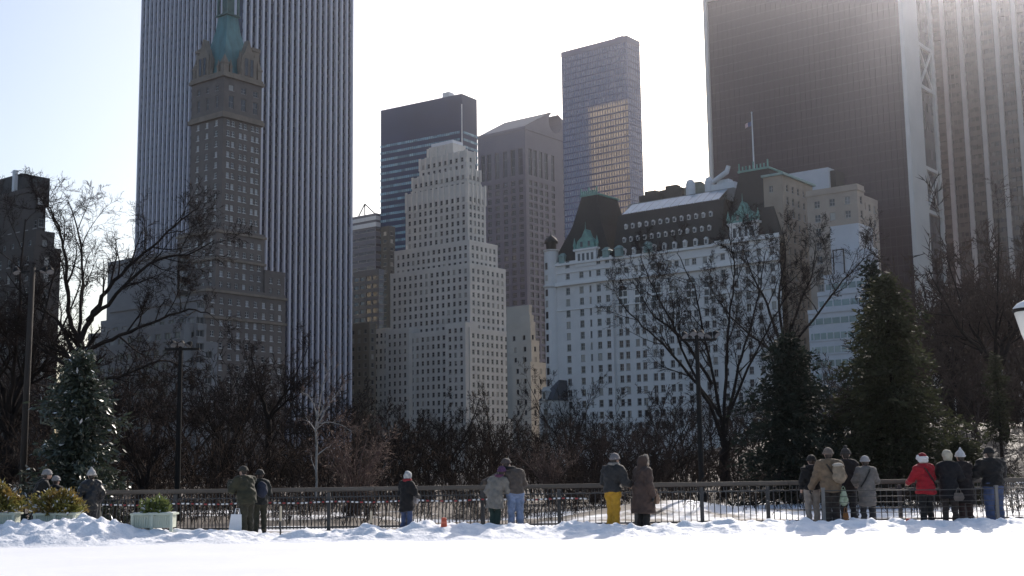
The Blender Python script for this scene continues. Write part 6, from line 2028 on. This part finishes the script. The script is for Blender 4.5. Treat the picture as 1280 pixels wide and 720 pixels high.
def sling(col, side=1):
    def f(o, k, J, d):
        m = MB()
        pts = [np.array(J(-0.12 * side, -0.0, 1.47)), np.array(J(-0.06 * side, -0.165, 1.36)), np.array(J(0.06 * side, -0.195, 1.15)), np.array(J(0.17 * side, -0.17, 0.98))]
        m.tube([tuple(p) for p in pts], 0.018 * k, 6)
        m.build('strap', CL('sl%d' % int(col[0] * 1000), col), o)
    return f
def hood_down(col=None):
    def f(o, k, J, d):
        nk = d['nk']
        pr = [('c', tuple(nk + np.array((-0.075, -0.075, 0.0)) * k), tuple(nk + np.array((0.075, -0.075, 0.0)) * k), 0.05 * k, 0.05 * k), ('e', tuple(nk + np.array((0, -0.12, -0.06)) * k), (0.10 * k, 0.055 * k, 0.085 * k))]
        blob('hood', pr, d['jm'], o, 0.014, 0.05, 0, 0.006)
    return f
def belt(z, col):
    def f(o, k, J, d):
        pr = [('c', J(0.175 * math.cos(a), 0.165 * math.sin(a), z), J(0.175 * math.cos(a + .5), 0.165 * math.sin(a + .5), z), 0.022 * k, 0.022 * k) for a in np.arange(0, 6.2, 0.5)]
        blob('belt', pr, CL('belt%d' % int(col[0] * 1000), col), o, 0.013, 0.02)
    return f
def bag_thing(name, label, o, local, size, col, shape='tote', yaw=0.0, extra_col=None, col2=None):
    """A carried bag: a thing of its own, held at a point of the person's frame."""
    w = o.matrix_basis @ Vector(local)
    t = thing(name, label, 'bag', tuple(w), o.rotation_euler.z + yaw)
    sx, sy, sz = size
    m = CL(name + str(int(o.location.x * 10) + 300), col, 0.2, col2=col2)
    if shape == 'tote':
        bm_ = MB()
        za, zb, zc = -0.10, -0.10 - sz * 0.75, -0.12 - sz * 1.05
        bm_.frustum((-sx * 0.8, sx * 0.8, -sy * 0.5, sy * 0.5), zc, (-sx * 1.15, sx * 1.15, -sy, sy), zb, cap=False)
        bm_.frustum((-sx * 1.15, sx * 1.15, -sy, sy), zb, (-sx * 0.85, sx * 0.85, -sy * 0.45, sy * 0.45), za)
        bm_.face([(-sx * .8, -sy * .5, zc), (-sx * .8, sy * .5, zc), (sx * .8, sy * .5, zc), (sx * .8, -sy * .5, zc)])
        bm_.face([(-sx * .9, -sy * 0.92, zb + sz * .1), (sx * .9, -sy * 0.92, zb + sz * .1), (sx * .82, -sy * .62, za - .01), (-sx * .82, -sy * .62, za - .01)])
        bm_.build('bag_body', m, t)
    else:
        blob('bag_body', [('e', (0, 0, -0.10 - sz * .5), (sx, sy, sz * 0.62)), ('e', (0, 0, -0.10 - sz * .8), (sx * 1.12, sy * 1.1, sz * 0.4))], m, t, 0.013, 0.05, 0, 0.006, 3)
    h = MB()
    for y in (-0.02, 0.02):
        h.tube([(-sx * 0.6, y, -0.12), (-sx * 0.35, y, -0.01), (0, y, 0.025), (sx * 0.35, y, -0.01), (sx * 0.6, y, -0.12)], 0.008, 5)
    h.build('handle', m, t)
    return t
def side_pack(o, k, J, d):
    m = CL('cream_pack', (0.34, 0.26, 0.18))
    b = blob('backpack', [('e', J(0.16, -0.21, 1.22), (0.13 * k, 0.10 * k, 0.19 * k)), ('e', J(0.17, -0.24, 1.08), (0.14 * k, 0.11 * k, 0.12 * k))], m, o, 0.015, 0.05, 0, 0.008, 5)
    blob('pack_sunlit_top', [('e', J(0.16, -0.22, 1.36), (0.12 * k, 0.10 * k, 0.045 * k))], CL('sunlit_top_paint', (0.50, 0.45, 0.38)), b, 0.012, 0.03, 0, 0.004)  # pale colour paints the sunlit top of the pack
R180 = math.pi
# left group, half hidden by the shrubs
person('person in a black coat and grey cap stooping behind the golden shrub', 44, 655, 31.9, 586, yaw=-0.9, jacket=(0.008, 0.008, 0.009), jlen=0.42, arms=('front', 'front'), hat='beanie', hatcol=(0.30, 0.29, 0.29), lean=(0.05, 0.24), glove=M_GLOVE)
person('small person with a pale hat just right of the stooping black coat', 66, 655, 32.4, 594, yaw=-0.3, jacket=(0.014, 0.014, 0.016), jlen=0.45, arms=('front', 'front'), hat='beanie', hatcol=(0.36, 0.35, 0.35), glove=M_GLOVE)
person('person in a glossy black coat and pale knit hat right of the golden shrub', 112, 656, 32.0, 583, yaw=0.5, jacket=(0.008, 0.008, 0.009), jlen=0.40, arms=('pocket', 'pocket'), hat='point', hatcol=(0.52, 0.50, 0.49), lean=(0.02, 0.03), fat=1.0, jm=CL('glossy_black', (0.014, 0.014, 0.017), 0.1, 0.38))
# olive coat pair
person('person in a dark olive coat and cap facing left, stooped over their hands', 308, 664, 31.7, 581, yaw=0.95, jacket=(0.040, 0.040, 0.022), jlen=0.47, trouser=(0.045, 0.042, 0.026), arms=('phone', 'phone'), hat='cap', hatcol=(0.05, 0.046, 0.036), lean=(0.0, 0.14), fat=1.3, extras=(hood_down(),))
person('person with a navy backpack standing right behind the olive coat', 325, 660, 32.3, 586, yaw=0.4, jacket=(0.022, 0.024, 0.022), jlen=0.47, trouser=(0.05, 0.048, 0.030), arms=('front', 'front'), hat='beanie', hatcol=(0.03, 0.028, 0.026), extras=(backpack((0.03, 0.036, 0.062)),))
# black coat, pale hood, red scarf
p5 = person('person in a black coat with pale grey knit hat and red scarf', 508, 663, 31.8, 587, yaw=-0.55, jacket=(0.009, 0.008, 0.009), jlen=0.36, jflare=0.02, trouser_m=M_DJEANS, arms=('hold', 'hold'), hat='fur', hatcol=(0.50, 0.50, 0.50), extras=(scarf((0.34, 0.03, 0.04)),), glove=M_GLOVE, fat=0.96)
bag_thing('paper_bag', 'small white bag held by the person with the red scarf', p5, (0.10, 0.26, 1.02), (0.055, 0.05, 0.16), (0.55, 0.52, 0.52))
# embracing couple
person('person in a long grey coat and purple hat leaning on the brown jacket', 619, 665, 31.7, 582, yaw=-0.25, jacket=(0.24, 0.225, 0.20), jlen=0.37, jflare=0.05, trouser=(0.018, 0.042, 0.036), boot=(0.19, 0.105, 0.055), arms=('pocket', 'front'), hat='beanie', hatcol=(0.11, 0.045, 0.12), lean=(0.14, 0.04), head_tilt=0.6, stance=0.07, extras=(scarf((0.15, 0.05, 0.11)),))
person('tall man in brown jacket, dark cap and faded jeans leaning left', 645, 666, 31.8, 571, yaw=0.05, jacket=(0.105, 0.085, 0.072), jlen=0.52, trouser_m=M_JEANS, boot=(0.04, 0.05, 0.06), arms=('around', 'rail'), hat='cap', hatcol=(0.09, 0.07, 0.065), lean=(-0.13, 0.10), head_tilt=-0.9, fat=1.12, glove=M_GLOVE, extras=(scarf((0.02, 0.02, 0.02)),))
# yellow trousers and fur hood
person('man in charcoal jacket, knit cap and bright yellow trousers', 767, 663, 31.7, 566, yaw=-0.75, jacket=(0.032, 0.032, 0.033), jlen=0.50, trouser=(0.52, 0.29, 0.025), boot=(0.06, 0.05, 0.04), arms=('hold', 'hold'), hat='beanie', hatcol=(0.24, 0.22, 0.22), lean=(0.03, 0.05), stance=0.065, fat=1.2, extras=(scarf((0.36, 0.32, 0.28)),))
p10 = person('woman in a long brown coat with fur-trimmed hood up', 805, 662, 31.6, 569, yaw=-1.05, jacket=(0.082, 0.052, 0.042), jlen=0.24, jflare=0.06, trouser=(0.02, 0.02, 0.02), arms=('hold', 'rest'), hat='hood', hatcol=(0.085, 0.055, 0.042), lean=(-0.02, 0.02), fat=1.2, glove=M_GLOVE, hat_m=CL('hood_brown', (0.090, 0.056, 0.042)))
bag_thing('shoulder_bag', 'tan shoulder bag at the right side of the fur-hooded coat', p10, (0.20, 0.24, 1.0), (0.085, 0.06, 0.22), (0.34, 0.225, 0.155))
# family in tan
person('man in a black jacket and beige trousers left of the tan coat', 1017, 658, 32.1, 568, yaw=0.1, jacket=(0.008, 0.0075, 0.0075), jlen=0.52, trouser=(0.30, 0.26, 0.225), arms=('rest', 'rail'), hat='beanie', hatcol=(0.025, 0.022, 0.02), lean=(0.07, 0.12), glove=M_GLOVE, quilt=0.012, extras=(hood_down(),))
p12 = person('person in a tan hooded coat and striped knit hat seen from behind', 1041, 658, 31.6, 559, yaw=-0.12, jacket=(0.215, 0.150, 0.095), jlen=0.45, trouser=(0.045, 0.035, 0.030), arms=('low', 'rail'), hat='beanie', hatcol=(0.21, 0.165, 0.135), lean=(-0.02, 0.04), fat=1.15, stance=0.08, extras=(sling((0.03, 0.025, 0.02)), hood_down(), side_pack), glove=M_GLOVE)
person('person in black wearing a tall bobble hat behind the tan coat', 1062, 658, 32.4, 556, yaw=-0.2, jacket=(0.020, 0.014, 0.014), jlen=0.42, trouser=(0.02, 0.02, 0.025), arms=('front', 'front'), hat='pom', hatcol=(0.065, 0.055, 0.05), glove=M_GLOVE)
bag_thing('patterned_bag', 'green patterned cloth bag hanging below the cream backpack', p12, (0.27, -0.20, 1.0), (0.085, 0.07, 0.28), (0.20, 0.30, 0.17), 'pouch', col2=(0.46, 0.50, 0.38))
bag_thing('small_orange_bag', 'small orange-brown bag under the green patterned bag', p12, (0.30, -0.18, 0.50), (0.06, 0.05, 0.16), (0.36, 0.15, 0.045))
person('person in a long grey coat and pale cap with dark shoulder strap', 1086, 657, 31.7, 569, yaw=-0.1, jacket=(0.205, 0.185, 0.17), jlen=0.30, jflare=0.02, trouser=(0.03, 0.03, 0.035), arms=('rail', 'rail'), hat='beanie', hatcol=(0.44, 0.42, 0.41), lean=(0.0, 0.03), extras=(sling((0.025, 0.022, 0.02), -1), belt(1.03, (0.17, 0.155, 0.14))))
# right group
person('person in a bright red jacket and red hat with white fur', 1160, 656, 31.8, 564, yaw=0.3, jacket=(0.42, 0.010, 0.022), jlen=0.44, jflare=0.03, trouser=(0.012, 0.012, 0.013), arms=('rail', 'rail'), hat='santa', hatcol=(0.30, 0.012, 0.022), fat=1.08, quilt=0.010, extras=(sling((0.02, 0.016, 0.016)),))
p17 = person('person in a black coat and cream furry hat beside the red jacket', 1189, 656, 31.8, 561, yaw=-0.45, jacket=(0.009, 0.008, 0.011), jlen=0.36, jflare=0.02, trouser=(0.055, 0.040, 0.036), arms=('rail', 'hold'), hat='fur', hatcol=(0.58, 0.52, 0.40), glove=CL('red_mitten', (0.55, 0.02, 0.025)))
bag_thing('leather_bag', 'grey-brown leather bag held between the cream hat and white hat', p17, (0.24, -0.17, 0.92), (0.11, 0.055, 0.16), (0.21, 0.175, 0.15), yaw=0.3)
person('person in a dark brown coat and pointed white knit hat', 1209, 656, 31.9, 559, yaw=0.15, jacket=(0.013, 0.008, 0.009), jlen=0.30, jflare=0.03, trouser=(0.05, 0.025, 0.022), arms=('front', 'rail'), hat='point', hatcol=(0.66, 0.65, 0.66), lean=(-0.04, 0.04), glove=M_GLOVE)
person('broad man in a black jacket and dark jeans beside the thin post', 1245, 658, 31.9, 558, yaw=0.25, jacket=(0.008, 0.0075, 0.008), jlen=0.50, trouser_m=M_DJEANS, arms=('rail', 'rail'), hat='beanie', hatcol=(0.014, 0.013, 0.013), fat=1.42, stance=0.12, glove=M_GLOVE, quilt=0.016, extras=(hood_down(),))

# ------------------------------------------------------------------ winter haze
hz = MB()
hz.box(-900, 900, -120, 1300, -2.0, 232.0)
hm = bpy.data.materials.new('haze')
hm.use_nodes = True
hm.node_tree.nodes.remove(hm.node_tree.nodes['Principled BSDF'])
pv = hm.node_tree.nodes.new('ShaderNodeVolumePrincipled')
pv.inputs['Color'].default_value = (0.90, 0.91, 1.0, 1)
pv.inputs['Density'].default_value = 0.0001
pv.inputs['Anisotropy'].default_value = 0.94
hm.node_tree.links.new(pv.outputs[0], hm.node_tree.nodes['Material Output'].inputs['Volume'])
haze = hz.build('haze', hm)
tag(haze, kind='stuff')
